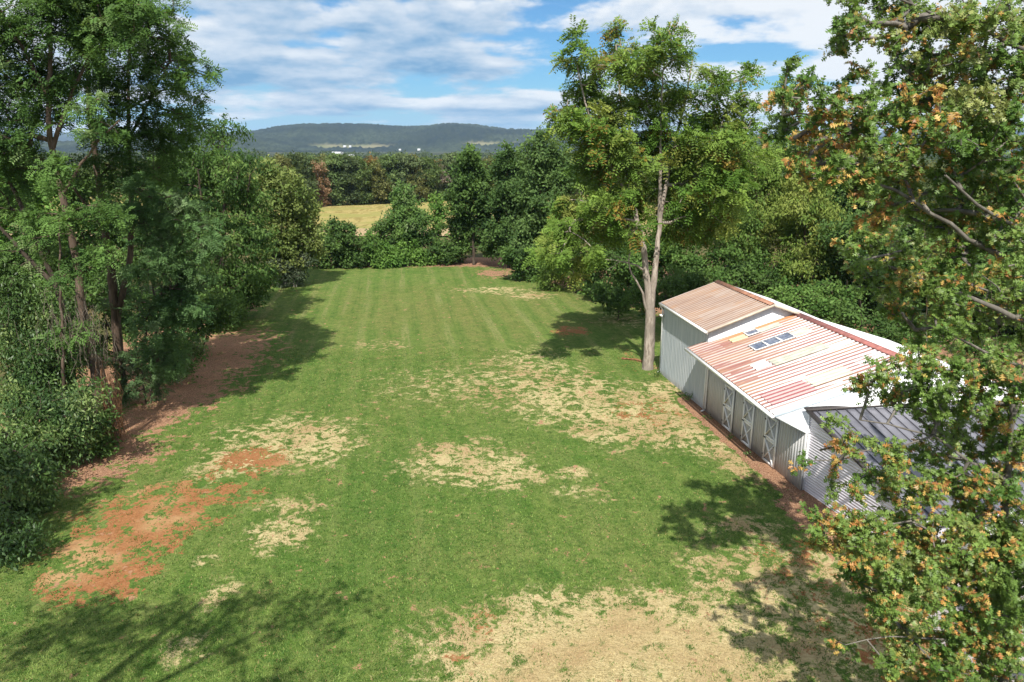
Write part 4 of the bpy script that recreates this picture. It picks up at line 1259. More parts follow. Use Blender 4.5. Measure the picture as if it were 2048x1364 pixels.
for i, (bx, Y, lab, blobs, pal) in enumerate(HEDGE):
    make_tree('hedge_bush', lab, 'bush', ground_at(bx, Y), [(path(Y, [(bx, 'g'), (bx - 3, 520), (bx - 6, 500)]), 0.06, 0.02), (path(Y, [(bx + 3, 'g'), (bx + 8, 520), (bx + 10, 505)]), 0.05, 0.02)],
              B(Y, blobs, 1.0, 60 + i), 'simple', pal, 'bushes across the end of the lawn', BARK_DARK, 60 + i, 9, 24, 0.24, 0.5, crown_name='foliage', trunk_name='stem')
SMALL = [('small_tree', 810, 86, 'feathery small tree standing above the hedge before the yellow field', [(808, 385, 20), (800, 405, 24), (822, 410, 22), (810, 432, 30), (785, 440, 20), (838, 440, 20), (815, 460, 26)], LOCY, [(810, 'g'), (811, 480), (809, 420), (808, 380)]),
         ('small_tree', 876, 87, 'slender upright sapling between the hedge and the dark far trees', [(872, 395, 9), (876, 410, 12), (868, 425, 12), (884, 430, 11), (876, 448, 13), (868, 465, 12)], BRIGHT, [(878, 'g'), (877, 480), (875, 430), (872, 392)]),
         ('locust_tree', 945, 84, 'tall layered dark locust at the far right corner of the lawn', [(940, 305, 18), (945, 330, 26), (925, 350, 26), (965, 352, 24), (940, 380, 36), (915, 400, 26), (970, 400, 30), (945, 430, 38), (915, 450, 30), (978, 452, 30), (940, 480, 32), (985, 490, 26), (1000, 470, 26)], DARKG, [(948, 'g'), (946, 440), (943, 360), (940, 300)]),
         ('locust_tree', 1015, 82, 'tall dark green locust with rounded top, second from the far right corner', [(1015, 312, 24), (1000, 340, 28), (1035, 345, 30), (1015, 380, 38), (1045, 390, 32), (990, 405, 30), (1030, 430, 38), (1005, 460, 32), (1050, 460, 30), (1030, 490, 28)], [(0.034, 0.070, 0.020), (0.070, 0.120, 0.032)], [(1018, 'g'), (1016, 440), (1014, 360), (1014, 305)]),
         ('tall_tree', 1090, 76, 'broad mid green tree with a pointed top before the far ridge', [(1088, 280, 20), (1075, 310, 32), (1110, 315, 34), (1085, 355, 46), (1130, 360, 36), (1060, 395, 36), (1105, 410, 46), (1145, 420, 36), (1070, 450, 40), (1120, 470, 40), (1050, 480, 28), (1090, 500, 34)], [(0.045, 0.085, 0.024), (0.095, 0.150, 0.045)], [(1090, 'g'), (1092, 480), (1088, 380), (1088, 285)])]
for i, (nm, bx, Y, lab, blobs, pal, tr_) in enumerate(SMALL):
    make_tree(nm, lab, 'tree', ground_at(bx, Y), [(path(Y, tr_), 0.07 if i < 2 else 0.2, 0.03)], B(Y, blobs, 1.6, 70 + i), 'simple', pal, 'trees round the far end of the lawn', BARK_DARK, 70 + i, 8.5 if i > 1 else 9, 24, 0.26, 0.55)
RIGHTROW = [('tree', 1060, 74, 'low tree with wide boughs over a red patch of ground, far right of the lawn', [(1040, 520, 30), (1075, 520, 32), (1060, 545, 26), (1020, 510, 22), (1100, 535, 26)], DARKG, 0.24),
            ('tree', 1150, 67, 'yellow green low bough tree reaching out over the right edge of the lawn', [(1130, 485, 34), (1165, 470, 36), (1105, 520, 34), (1150, 520, 36), (1190, 510, 36), (1125, 550, 30), (1170, 555, 28), (1095, 555, 22)], [(0.058, 0.112, 0.020), (0.125, 0.170, 0.036)], 0.22),
            ('tree', 1215, 62, 'dusky tree in the shade left of the pale forked trunk', [(1200, 460, 36), (1235, 480, 34), (1215, 520, 36), (1250, 530, 34), (1190, 560, 30), (1235, 570, 32), (1270, 560, 28), (1270, 500, 34)], DARKG, 0.22)]
for i, (nm, bx, Y, lab, blobs, pal, lf) in enumerate(RIGHTROW):
    make_tree(nm, lab, 'tree', ground_at(bx, Y), [(path(Y, [(bx, 'g'), (bx + 2, 560), (bx - 4, 510)]), 0.14, 0.04)], B(Y, blobs, 1.6, 80 + i), 'droop' if i == 1 else 'simple', pal, 'trees along the right edge of the lawn', BARK_DARK, 80 + i, 8.5, 24, lf, 0.5)
for i, (bx, Y, lab, blobs) in enumerate((
        (1235, 56, 'dark shrub at the lawn edge behind the pale forked trunk', [(1220, 590, 26), (1250, 595, 26), (1235, 610, 22), (1205, 580, 22)]),
        (1290, 51, 'low dark shrub between the forked tree and the barn corner', [(1275, 590, 26), (1305, 585, 26), (1320, 600, 22), (1290, 610, 22), (1340, 570, 26)]),
        (1365, 53, 'dark shrub behind the tall end of the barn', [(1350, 560, 30), (1385, 560, 30), (1365, 590, 30), (1410, 575, 26)]))):
    make_tree('shrub', lab, 'shrub', ground_at(bx, Y), [(path(Y, [(bx, 'g'), (bx + 4, 600), (bx, 580)]), 0.05, 0.02)], B(Y, blobs, 0.9, 90 + i), 'simple', DARKG, 'shrubs along the right edge of the lawn', BARK_DARK, 90 + i, 10, 26, 0.19, 0.42, crown_name='foliage', trunk_name='stem')

# ------------------------------------------------------------------ the pale forked tree by the barn
Y = 42.8
WAL = [(0.060, 0.118, 0.018), (0.120, 0.182, 0.034), (0.175, 0.195, 0.042)]
wal = make_tree('forked_tree', 'tall yellow green tree with pale forked trunk standing in front of the barn corner', 'tree', ground_at(1295, Y),
                [(path(Y, [(1295, 'g'), (1299, 660), (1300, 618)]), 0.36, 0.30),
                 (path(Y, [(1300, 640), (1296, 580), (1290, 520), (1276, 445), (1262, 400), (1252, 330), (1242, 210), (1232, 90)], [0, 0, 0, 0, .1, .3, .5, .6]), 0.24, 0.04),
                 (path(Y, [(1300, 640), (1306, 570), (1314, 500), (1319, 440), (1331, 370), (1350, 280), (1372, 200), (1385, 120)], [0, .1, .2, .4, .6, .9, 1.2, 1.4]), 0.22, 0.04),
                 (path(Y, [(1319, 440), (1321, 350), (1322, 240), (1326, 140)], [.4, .1, -.2, -.4]), 0.14, 0.03),
                 (path(Y, [(1331, 370), (1375, 370), (1420, 310), (1450, 230)], [.6, .4, .2, 0]), 0.11, 0.03),
                 (path(Y, [(1262, 400), (1220, 330), (1180, 240), (1150, 120)], [.1, 0, -.3, -.5]), 0.11, 0.03),
                 (path(Y, [(1276, 445), (1225, 430), (1160, 400)], [0, -.6, -1.2]), 0.08, 0.03)],
                B(Y, [(1150, 75, 14), (1160, 110, 26), (1136, 118, 14), (1185, 150, 34), (1165, 200, 38), (1160, 255, 45), (1228, 50, 18), (1240, 90, 26), (1250, 130, 38), (1285, 130, 36), (1310, 90, 30), (1345, 70, 18), (1340, 110, 32), (1365, 115, 18), (1305, 190, 52), (1230, 210, 46), (1215, 275, 58), (1130, 240, 26),
                      (1360, 190, 34), (1418, 145, 18), (1425, 180, 26), (1485, 140, 16), (1470, 165, 20), (1420, 240, 42), (1475, 215, 36), (1330, 270, 60), (1250, 330, 60), (1180, 340, 48), (1395, 310, 55), (1455, 290, 45), (1200, 400, 50), (1262, 400, 52), (1340, 375, 52), (1405, 390, 46), (1150, 430, 42), (1215, 460, 34), (1450, 370, 40), (1370, 440, 36), (1275, 470, 22), (1180, 500, 22), (1120, 470, 34), (1100, 505, 28), (1160, 525, 26), (1440, 430, 40), (1405, 462, 36), (1500, 255, 28, .8), (1465, 335, 34, .8), (1515, 320, 26, .7), (1335, 455, 30, 1, 1.6), (1245, 455, 30, 1, 1.6)], 2.2, 100),
                'pinnate', WAL, None, BARK_PALE, 100, 5.6, 7, 0.165, 0.5, twig=0.014,
                autumn=([(0.26, 0.20, 0.035), (0.22, 0.15, 0.04)], -0.48, None))
dl = []
for pts, r0, r1 in (([(1297, 632), (1281, 575), (1262, 545), (1254, 525), (1262, 500)], 0.10, 0.03), ([(1291, 545), (1272, 528), (1240, 522), (1206, 517)], 0.07, 0.018), ([(1256, 527), (1238, 512), (1220, 508)], 0.035, 0.012), ([(1240, 522), (1225, 535), (1215, 540)], 0.025, 0.01)):
    q, rad = resample(path(Y, pts, [0, -.2, -.4, -.5, -.6][:len(pts)]), 0.3, r0, r1, 0.025, RNG)
    dl.append((q - ground_at(1295, Y), rad))
v, f = rings_mesh(dl, 7, 4)
mesh_np('dead_limb', v, f.ravel(), np.arange(len(f)) * 4, BARK_PALE, wal, smooth=True)

for i, (v_, u_, sz, lab) in enumerate(((-0.35, -4.6, .30, 'dark weed at the foot of the tall grey barn wall'), (-0.45, -7.3, .17, 'small weed in the litter just past the downspout'),
                                       (-0.5, -9.9, .20, 'small weed between the first and second stable doors'), (-0.6, -11.7, .24, 'low weed between the second and third stable doors'),
                                       (-0.5, -0.2, .26, 'blue green weed at the far corner of the barn'))):
    g = np.array([BARN_A[0] + v_ * AX_V[0] + u_ * AX_U[0], BARN_A[1] + v_ * AX_V[1] + u_ * AX_U[1], 0.0])
    make_tree('weed', lab, 'weed', g, [(np.array([g + [0, 0, -.05], g + [.02, 0, sz * .6], g + [0, .02, sz]]), 0.012, 0.004)], [(g + [0, 0, sz * .8], np.array([1.1, 1.1, .8]) * sz)], 'simple', LOC, 'weeds along the barn wall', BARK_DARK, 150 + i, 90, 8, 0.06, 0.12,
              crown_name='foliage', trunk_name='stem', twig=0.003)
fb = at(1268, 716, 44.6)
q, rad = resample([[fb[0] - .75, 44.9, .07], [fb[0] - .2, 44.7, .10], [fb[0] + .35, 44.4, .09], [fb[0] + .6, 44.1, .05]], .15, .06, .03, .01, RNG)
v, f = rings_mesh([(q, rad)], 7, 8)
tag(mesh_np('fallen_branch', v, f.ravel(), np.arange(len(f)) * 4, plain('rotten_wood', (0.20, 0.085, 0.05), 0.9, .1, .4, 8), None, smooth=True), 'reddish fallen branch on the grass left of the pale forked trunk', 'branch')

# ------------------------------------------------------------------ trees behind the barn
BEHIND = [(1430, 60, 'tree with a thin tan trunk rising right behind the tall end of the barn', [(1420, 345, 40), (1455, 380, 40), (1405, 400, 40), (1440, 430, 45), (1480, 430, 40), (1395, 460, 36), (1470, 480, 36)], [(0.055, 0.105, 0.022), (0.115, 0.17, 0.036)], [(1428, 'g'), (1428, 560), (1432, 470), (1425, 380), (1420, 330)]),
          (1520, 64, 'airy yellow green tree rising behind the barn, left of the oaks', [(1500, 335, 38), (1545, 345, 40), (1515, 385, 45), (1570, 400, 42), (1490, 430, 42), (1540, 450, 50), (1590, 460, 40), (1510, 500, 42)], [(0.085, 0.14, 0.026), (0.175, 0.21, 0.05)], [(1520, 'g'), (1522, 560), (1518, 450), (1510, 350)]),
          (1610, 60, 'golden green tree top beside the orange oak leaves behind the barn', [(1610, 370, 40), (1580, 420, 36), (1640, 420, 44), (1615, 470, 46), (1660, 480, 44), (1590, 520, 40), (1640, 540, 44)], [(0.08, 0.13, 0.024), (0.165, 0.195, 0.045)], [(1612, 'g'), (1614, 600), (1610, 480), (1608, 380)]),
          (1715, 56, 'dark tree deep behind the oaks, over the barn roof', [(1700, 470, 48), (1745, 500, 50), (1690, 540, 48), (1740, 570, 50), (1790, 540, 50), (1720, 620, 46), (1780, 620, 46)], DARKG, [(1718, 'g'), (1720, 620), (1718, 500), (1712, 440)]),
          (1850, 54, 'shaded tree behind the upper boughs of the oak', [(1820, 480, 55), (1880, 500, 60), (1850, 560, 60), (1910, 590, 60), (1820, 620, 55), (1890, 650, 55)], DARKG, [(1855, 'g'), (1856, 640), (1852, 520), (1848, 440)]),
          (1990, 52, 'shaded tree at the right edge behind the oak', [(1960, 500, 60), (2030, 520, 65), (1990, 580, 65), (2060, 620, 65), (1960, 660, 60), (2030, 690, 60)], DARKG, [(1995, 'g'), (1996, 640), (1992, 520), (1990, 440)])]
BEHIND += [(1385, 66, 'tall leafy tree seen through the lower boughs of the forked tree', [(1370, 310, 42), (1410, 330, 44), (1350, 360, 44), (1395, 390, 48), (1360, 430, 46), (1420, 440, 44), (1340, 480, 40)], [(0.05, 0.10, 0.02), (0.11, 0.17, 0.036)], [(1388, 'g'), (1388, 560), (1385, 430), (1382, 320)]),
           (1480, 72, 'tall pale green tree whose top stands just right of the forked tree', [(1465, 290, 36), (1500, 310, 38), (1450, 340, 42), (1490, 360, 46), (1525, 350, 36), (1470, 410, 48), (1520, 420, 46)], [(0.065, 0.12, 0.024), (0.14, 0.19, 0.044)], [(1482, 'g'), (1484, 560), (1480, 430), (1476, 300)]),
           (1575, 76, 'tall tree with rounded top left of the golden green tree top', [(1560, 315, 36), (1600, 330, 38), (1550, 360, 42), (1590, 380, 44), (1630, 370, 36), (1565, 430, 46), (1620, 430, 44)], [(0.055, 0.105, 0.022), (0.12, 0.17, 0.038)], [(1577, 'g'), (1578, 560), (1575, 430), (1572, 320)]),
           (1670, 72, 'tall dark green tree rising behind the orange oak boughs', [(1660, 330, 44), (1710, 350, 46), (1650, 390, 46), (1700, 410, 50), (1740, 400, 44), (1660, 460, 46)], DARKG, [(1672, 'g'), (1674, 560), (1670, 430), (1668, 340)])]
for i, (bx, Y, lab, blobs, pal, tr_) in enumerate(BEHIND):
    make_tree('tree', lab, 'tree', ground_at(bx, Y), [(path(Y, tr_), 0.17, 0.05)], B(Y, blobs, 1.8, 110 + i), 'droop' if i in (0, 1, 2, 7) else 'simple', pal, 'trees behind the barn', BARK_TAN if i < 3 else BARK_DARK, 110 + i, 9.5, 26, 0.24, 0.55)
for i, (bx, Y, lab, blobs) in enumerate((
        (1470, 57, 'brush behind the ridge of the tall barn end', [(1450, 540, 30), (1490, 550, 34), (1530, 570, 34), (1500, 590, 30)]),
        (1590, 52, 'bright leafy shrub just beyond the middle of the barn ridge', [(1570, 590, 34), (1610, 600, 34), (1650, 620, 32), (1590, 630, 30), (1630, 650, 24)]),
        (1720, 47, 'shrub beyond the barn ridge under the oak boughs', [(1700, 640, 36), (1750, 660, 36), (1790, 680, 34), (1730, 690, 30)]))):
    make_tree('shrub', lab, 'shrub', ground_at(bx, Y), [(path(Y, [(bx, 'g'), (bx + 4, 640), (bx, 600)]), 0.05, 0.02)], B(Y, blobs, 1.2, 120 + i), 'simple', [(0.045, 0.10, 0.02), (0.10, 0.17, 0.04)] if i == 1 else DARKG, 'shrubs behind the barn', BARK_DARK, 120 + i, 9, 26, 0.19, 0.45, crown_name='foliage', trunk_name='stem')

for i, (bx, Y, lab, blobs) in enumerate((
        (1400, 58, 'thicket at the foot of the thin tan trunk', [(1370, 520, 34), (1410, 520, 34), (1450, 510, 34), (1390, 560, 30), (1440, 560, 34)]),
        (1330, 60, 'leafy thicket seen between the two stems of the forked tree', [(1290, 500, 36), (1335, 490, 38), (1310, 540, 34), (1350, 530, 34), (1270, 540, 30)]),
        (1545, 60, 'thicket under the airy yellow green tree', [(1500, 530, 36), (1545, 540, 38), (1590, 550, 36), (1520, 580, 30), (1570, 580, 32)]),
        (1660, 54, 'dark thicket under the golden green tree top', [(1640, 590, 38), (1680, 600, 40), (1700, 650, 36), (1660, 640, 34)]),
        (1850, 48, 'thicket behind the far slope of the barn roof', [(1800, 660, 40), (1850, 680, 44), (1900, 710, 44), (1840, 720, 38)]),
        (1980, 46, 'thicket at the right edge behind the barn roof', [(1950, 700, 46), (2010, 720, 48), (2060, 760, 48), (1960, 760, 40)]))):
    make_tree('thicket', lab, 'thicket', ground_at(bx, Y), [(path(Y, [(bx, 'g'), (bx + 4, 600), (bx, 560)]), 0.05, 0.02), (path(Y, [(bx + 6, 'g'), (bx + 30, 600), (bx + 34, 560)]), 0.04, 0.02)], B(Y, blobs, 1.6, 140 + i), 'simple',
              [(0.040, 0.085, 0.018), (0.085, 0.145, 0.034)], 'thickets behind the barn', BARK_DARK, 140 + i, 8, 24, 0.20, 0.48, crown_name='foliage', trunk_name='stem')

# ------------------------------------------------------------------ the oaks in the right foreground
OAK = [(0.060, 0.118, 0.021), (0.125, 0.185, 0.042), (0.18, 0.20, 0.065)]
AUT = [(0.50, 0.25, 0.075), (0.38, 0.165, 0.055), (0.56, 0.37, 0.11), (0.40, 0.33, 0.08), (0.47, 0.30, 0.085)]
Y = 13.2
ob = np.array([13.2, 13.6, 0.0])


def orange_zone(centres):
    cs = [(at(x, y, Y0), r * mpp(y, Y0), a) for x, y, r, a, Y0 in centres]

    def fn(Pw):
        out = np.zeros(len(Pw))
        for c, r, a in cs:
            d2 = ((Pw - c) ** 2).sum(1) / r ** 2
            out = np.maximum(out, a * np.exp(-d2))
        return out
    return fn


UP = [(1700, 40, 44), (1690, 95, 34), (1720, -20, 50), (1668, 60, 18), (1800, 20, 55), (1785, 80, 36), (1870, 50, 66), (1950, 40, 76), (2030, 50, 76), (1820, 130, 58), (1900, 150, 70), (1990, 170, 75), (2060, 150, 60), (1715, 150, 24),
      (1588, 120, 20), (1600, 165, 36), (1560, 185, 22), (1570, 225, 40), (1640, 225, 50), (1720, 215, 58), (1790, 230, 60), (1870, 250, 66), (1960, 280, 72), (2040, 290, 70), (1535, 270, 22), (1610, 280, 44), (1680, 295, 58), (1760, 310, 62), (1600, 335, 28), (1660, 345, 40),
      (1840, 340, 60), (1720, 365, 42), (1930, 370, 66), (2010, 390, 60), (1800, 395, 40), (1880, 430, 50), (1960, 455, 55), (2040, 460, 55), (1760, 430, 40), (1900, 520, 45), (2045, 525, 50), (2000, 240, 50), (1930, 220, 50), (1850, 200, 45)]
oakA = make_tree('oak_tree', 'big pin oak in the right foreground with heavy boughs and orange brown leaf clusters', 'tree', ob,
                 [([ob + [0, 0, -.1], ob + [0.05, .1, 5], ob + [-.1, 0, 10], ob + [-.3, -.1, 15], ob + [-.5, 0, 20]], 0.34, 0.12),
                  (path(Y, [(2330, 760), (2130, 610), (2048, 560), (1980, 490), (1900, 455), (1830, 400), (1730, 352), (1650, 330)], [.3, .2, .1, 0, -.1, -.2, -.3, -.3]), 0.10, 0.018),
                  (path(Y, [(2350, 560), (2150, 500), (2048, 465), (1985, 432), (1940, 400), (1890, 350)], [.3, .2, 0, -.3, -.5, -.6]), 0.085, 0.018),
                  (path(Y, [(2330, 420), (2180, 350), (2080, 300), (1980, 260), (1880, 190), (1800, 130)], [.3, .4, .4, .5, .5, .4]), 0.075, 0.015),
                  (path(Y, [(2320, 200), (2150, 130), (2030, 90), (1900, 40), (1780, -10)], [.3, 0, -.2, -.3, -.3]), 0.07, 0.015),
                  (path(Y, [(1985, 280), (1970, 220), (1962, 140), (1975, 60)], [.5, .6, .7, .7]), 0.07, 0.025),
                  (path(Y, [(1880, 190), (1780, 230), (1680, 245), (1590, 225)], [.5, .3, .2, .1]), 0.05, 0.015)],
                 B(Y, [(b[0], b[1], b[2] * 1.08) + tuple(b[3:]) for b in UP], 1.3, 130), 'oak', OAK, 'oaks in the right foreground', BARK_GREY, 131, 50, 10, 0.112, 0.26, twig=0.0075, mat=LEAF_GLOSS,
                 autumn=(AUT, -0.20, orange_zone([(1700, 310, 130, .75, Y), (1600, 330, 70, .5, Y), (1800, 380, 110, .5, Y), (1590, 190, 60, .35, Y), (1900, 400, 90, .25, Y)])))
Y = 18.0
obc = np.array([15.4, 17.6, 0.0])
MIDL = [(1690, 500, 34), (1740, 470, 40), (1790, 480, 45), (1850, 500, 50), (1720, 540, 40), (1780, 550, 50), (1840, 570, 52), (1910, 540, 52), (1980, 560, 55), (2040, 590, 60), (1890, 610, 52), (1960, 630, 55), (1820, 630, 42), (1770, 610, 34), (2030, 660, 55), (1900, 670, 42), (1850, 680, 32)]
make_tree('oak_tree', 'farther oak with mostly green leaves, behind the big oak and over the barn roof', 'tree', obc,
          [([obc + [0, 0, -.1], obc + [0, 0, 5], obc + [.1, 0, 10], obc + [0, .1, 13.5]], 0.24, 0.08),
           (path(Y, [(2200, 690), (2050, 640), (1950, 600), (1850, 560), (1760, 530)], [-.3, -.2, 0, 0, .1]), 0.10, 0.025),
           (path(Y, [(2200, 780), (2000, 720), (1920, 680), (1850, 640)], [-.3, -.2, 0, 0]), 0.08, 0.02)],
          B(Y, MIDL, 1.5, 133), 'oak', OAK, 'oaks in the right foreground', BARK_GREY, 134, 28, 10, 0.13, 0.28, twig=0.008, mat=LEAF_GLOSS,
          autumn=(AUT, -0.28, None))
Y = 12.6
obb = np.array([10.45, 12.7, 0.0])
LOW = [(1725, 765, 26), (1770, 740, 34), (1830, 720, 40), (1900, 730, 45), (1980, 740, 55), (2040, 760, 55), (1790, 790, 38), (1850, 790, 45), (1930, 800, 50), (2010, 830, 55), (1880, 850, 45), (1950, 880, 46), (2030, 900, 50), (1870, 760, 40),
       (1800, 920, 34), (1850, 920, 38), (1750, 945, 30), (1790, 970, 38), (1850, 980, 42), (1910, 960, 40), (1720, 985, 24), (1970, 970, 45), (2035, 990, 42),
       (1640, 1045, 30), (1685, 1050, 40), (1735, 1050, 44), (1790, 1060, 48), (1700, 1095, 34), (1745, 1110, 42), (1850, 1070, 50), (1910, 1070, 50), (1975, 1060, 50), (2035, 1080, 45), (1770, 1160, 42), (1830, 1140, 50), (1890, 1150, 52), (1960, 1140, 55), (2030, 1160, 55),
       (1790, 1215, 30), (1850, 1215, 30), (1930, 1220, 40), (1990, 1230, 50), (2045, 1250, 45), (1900, 1280, 46), (1960, 1300, 52), (2025, 1320, 52), (1860, 1330, 34), (1920, 1350, 46), (1990, 1380, 50), (1705, 1140, 36), (1745, 1190, 34), (1800, 1280, 40), (1760, 1245, 26), (1830, 1345, 44), (1645, 1085, 24), (1780, 1340, 30), (1880, 1110, 45), (1960, 1100, 45), (1870, 1200, 45), (1950, 1260, 50), (2020, 1200, 50), (2040, 1130, 45), (1940, 1010, 45), (2020, 930, 40), (1660, 1290, 14, .5), (1700, 1300, 16, .5), (1840, 1270, 18, .6),
       (1655, 895, 24, .35), (1690, 900, 30, .35), (1700, 860, 22, .3), (1730, 900, 28, .5), (1665, 940, 24, .3), (1680, 975, 26, .4), (1660, 830, 18, .25), (1600, 930, 16, .2)]
make_tree('oak_tree', 'smaller oak with a slim upright trunk and many orange leaves in front of the shed', 'tree', obb,
          [([obb + [0, 0, -.1], obb + [.02, 0, 3], at(2010, 1080, 12.7), at(2013, 950, 12.7), at(2022, 850, 12.8), at(2030, 740, 12.8)], 0.13, 0.05),
           (path(Y, [(2014, 960), (1950, 930), (1870, 870), (1800, 850), (1720, 840)], [.1, 0, 0, 0, .1]), 0.035, 0.012),
           (path(Y, [(2012, 1040), (1920, 1030), (1820, 1040), (1720, 1060)], [.1, 0, -.1, -.1]), 0.035, 0.012),
           (path(Y, [(2008, 1180), (1920, 1160), (1840, 1140)], [.1, 0, -.1]), 0.035, 0.012),
           (path(Y, [(2006, 1290), (1900, 1280), (1780, 1265), (1690, 1290)], [.1, -.2, -.3, -.3]), 0.030, 0.007),
           (path(Y, [(1870, 870), (1790, 905), (1700, 905), (1640, 900)], [0, .1, .2, .2]), 0.022, 0.006)],
          B(Y, [(b[0], b[1], b[2] * 1.1) + tuple(b[3:]) for b in LOW], 0.9, 135), 'oak', OAK, 'oaks in the right foreground', BARK_GREY, 136, 52, 10, 0.108, 0.24, twig=0.0055, mat=LEAF_GLOSS,
          autumn=(AUT, -0.13, orange_zone([(1720, 1010, 110, .55, Y), (1680, 1070, 90, .5, Y), (1760, 950, 90, .4, Y), (1680, 900, 80, .8, Y), (1950, 1300, 120, .4, Y), (1700, 1300, 60, .6, Y), (1870, 1000, 80, .3, Y)])))

# ------------------------------------------------------------------ the wood beyond the crop field
def copy_tree(o, parent=None):
    c = o.copy(); COL.objects.link(c)
    if parent is not None: c.parent = parent
    for ch in [x for x in bpy.data.objects if x.parent == o]:
        copy_tree(ch, c)
    return c


def proto(seed, pal, h, w, autumn=None, dens=2.2, leaf=0.55):
    r = np.random.default_rng(seed)
    bl = []
    for k in range(14):
        a = r.uniform(0, 6.28); z = h * r.uniform(0.12, 0.86); q = w * math.sqrt(max(0.05, 1 - abs(z / h - 0.5) * 1.5)) * r.uniform(0.25, 0.75)
        bl.append((np.array([q * math.cos(a), q * math.sin(a), z]), np.array([1, 1, 0.85]) * w * r.uniform(0.38, 0.55)))
    bl.append((np.array([0, 0, h * 0.88]), np.array([1, 1, 0.9]) * w * 0.36))
    return make_tree('wood_tree', 'tree', 'tree', (0, 0, 0), [([(0, 0, -.3), (0.1, 0, h * .4), (0, .1, h * .85)], 0.25, 0.07)], bl, 'simple', pal,
                     'trees of the far wood', BARK_GREY, seed, dens, 22, leaf, 0.9, twig=0.03, autumn=autumn)


WG1 = [(0.054, 0.088, 0.028), (0.115, 0.160, 0.055)]
WG2 = [(0.085, 0.105, 0.034), (0.155, 0.155, 0.058)]
WG3 = [(0.050, 0.076, 0.032), (0.098, 0.128, 0.054)]
protos = {'dark green': proto(201, WG1, 15, 5.0), 'olive': proto(202, WG2, 14, 5.2), 'dusky': proto(203, WG3, 16, 5.4),
          'rusty': proto(204, [(0.12, 0.085, 0.03), (0.20, 0.13, 0.05)], 14, 4.6), 'bare orange': proto(205, [(0.16, 0.10, 0.055), (0.22, 0.14, 0.085)], 14, 4.0, dens=1.1, leaf=0.45),
          'bare grey': proto(206, [(0.17, 0.145, 0.12), (0.22, 0.19, 0.16)], 12, 4.2, dens=0.9, leaf=0.4)}
used = set()


def place_wood(kind, px, Y, s, label, rz, sz=None):
    p = protos[kind]
    o = p if kind not in used else copy_tree(p)
    used.add(kind)
    g = ground_at(px, Y)
    o.location = tuple(g); o.rotation_euler = (0, 0, rz); o.scale = (s, s, (sz or s))
    o['label'] = label
    return o


FRONT = [  # pixel column, distance, kind, scale, label
    (520, 184, 'olive', 0.9, 'olive tree of the far wood showing just right of the left tree line'),
    (548, 192, 'rusty', 0.85, 'rusty topped tree of the far wood near its left end'),
    (575, 197, 'olive', 1.0, 'olive tree of the far wood between the rusty top and a dusky crown'),
    (602, 200, 'dusky', 1.0, 'dusky crown just left of the bare orange tree in the far wood'),
    (640, 206, 'bare orange', 0.95, 'thin orange brown dying tree at the front of the far wood'),
    (668, 212, 'dark green', 1.05, 'dark green crown just right of the bare orange tree'),
    (694, 215, 'dusky', 1.0, 'dusky tree behind the left corner of the yellow field'),
    (722, 218, 'dark green', 1.0, 'dark green tree at the upper edge of the yellow field, middle of the field'),
    (752, 222, 'olive', 0.95, 'olive tree at the upper edge of the yellow field, left of the feathery small tree'),
    (778, 226, 'dark green', 1.05, 'dark green crown directly left of the tip of the feathery small tree'),
    (806, 230, 'dusky', 1.05, 'dusky crown directly above the tip of the feathery small tree'),
    (834, 232, 'olive', 1.0, 'olive crown right above the gap beside the feathery small tree'),
    (860, 236, 'dark green', 1.0, 'dark green crown left of the bare grey tree in the far wood'),
    (882, 238, 'bare grey', 1.0, 'bare grey twiggy tree at the front right of the far wood'),
    (905, 244, 'dusky', 1.05, 'dusky crown of the far wood beside the tall layered locust'),
    (935, 250, 'dark green', 1.05, 'dark green crown seen past the top of the tall layered locust'),
    (985, 256, 'olive', 1.05, 'olive crown seen between the two tall dark locusts'),
    (1050, 262, 'dusky', 1.1, 'dusky crown seen right of the rounded dark locust')]
for i, (px, Y, kind, s, lab) in enumerate(FRONT):
    place_wood(kind, px, Y, s * 0.97, lab, i * 1.3)
BACKROW = [
    (535, 232, 'dark green', 'dark green tree top behind the rusty tree at the left end of the far wood'), (566, 238, 'olive', 'olive tree top on the skyline of the far wood, left of the white barn'),
    (592, 240, 'rusty', 'rusty tree top on the skyline of the far wood, left of the bare orange tree'), (620, 244, 'dark green', 'dark green tree top behind the bare orange tree'),
    (655, 250, 'olive', 'olive tree top just below the far white barn'), (684, 252, 'dusky', 'dusky tree top right below the far white barn'),
    (712, 256, 'dark green', 'dark green tree top right of the far white barn'), (745, 258, 'rusty', 'rusty tree top above the middle of the yellow field'),
    (772, 262, 'rusty', 'rusty tree top left above the feathery small tree'), (800, 266, 'dark green', 'dark green tree top on the skyline above the feathery small tree'),
    (828, 268, 'olive', 'olive tree top on the skyline right of the feathery small tree'), (858, 272, 'dusky', 'dusky tree top on the skyline above the slender sapling'),
    (888, 276, 'rusty', 'rusty tree top left of the tall layered locust on the skyline'), (915, 280, 'dark green', 'dark green tree top touching the left side of the tall layered locust'),
    (970, 286, 'olive', 'olive tree top low between the two tall dark locusts'), (1060, 292, 'dark green', 'dark green tree top left of the broad pointed tree')]
for i, (px, Y, kind, lab) in enumerate(BACKROW):
    place_wood(kind, px, Y, 0.98 + 0.10 * math.sin(i * 2.1), lab, i * 2.17 + 0.6)

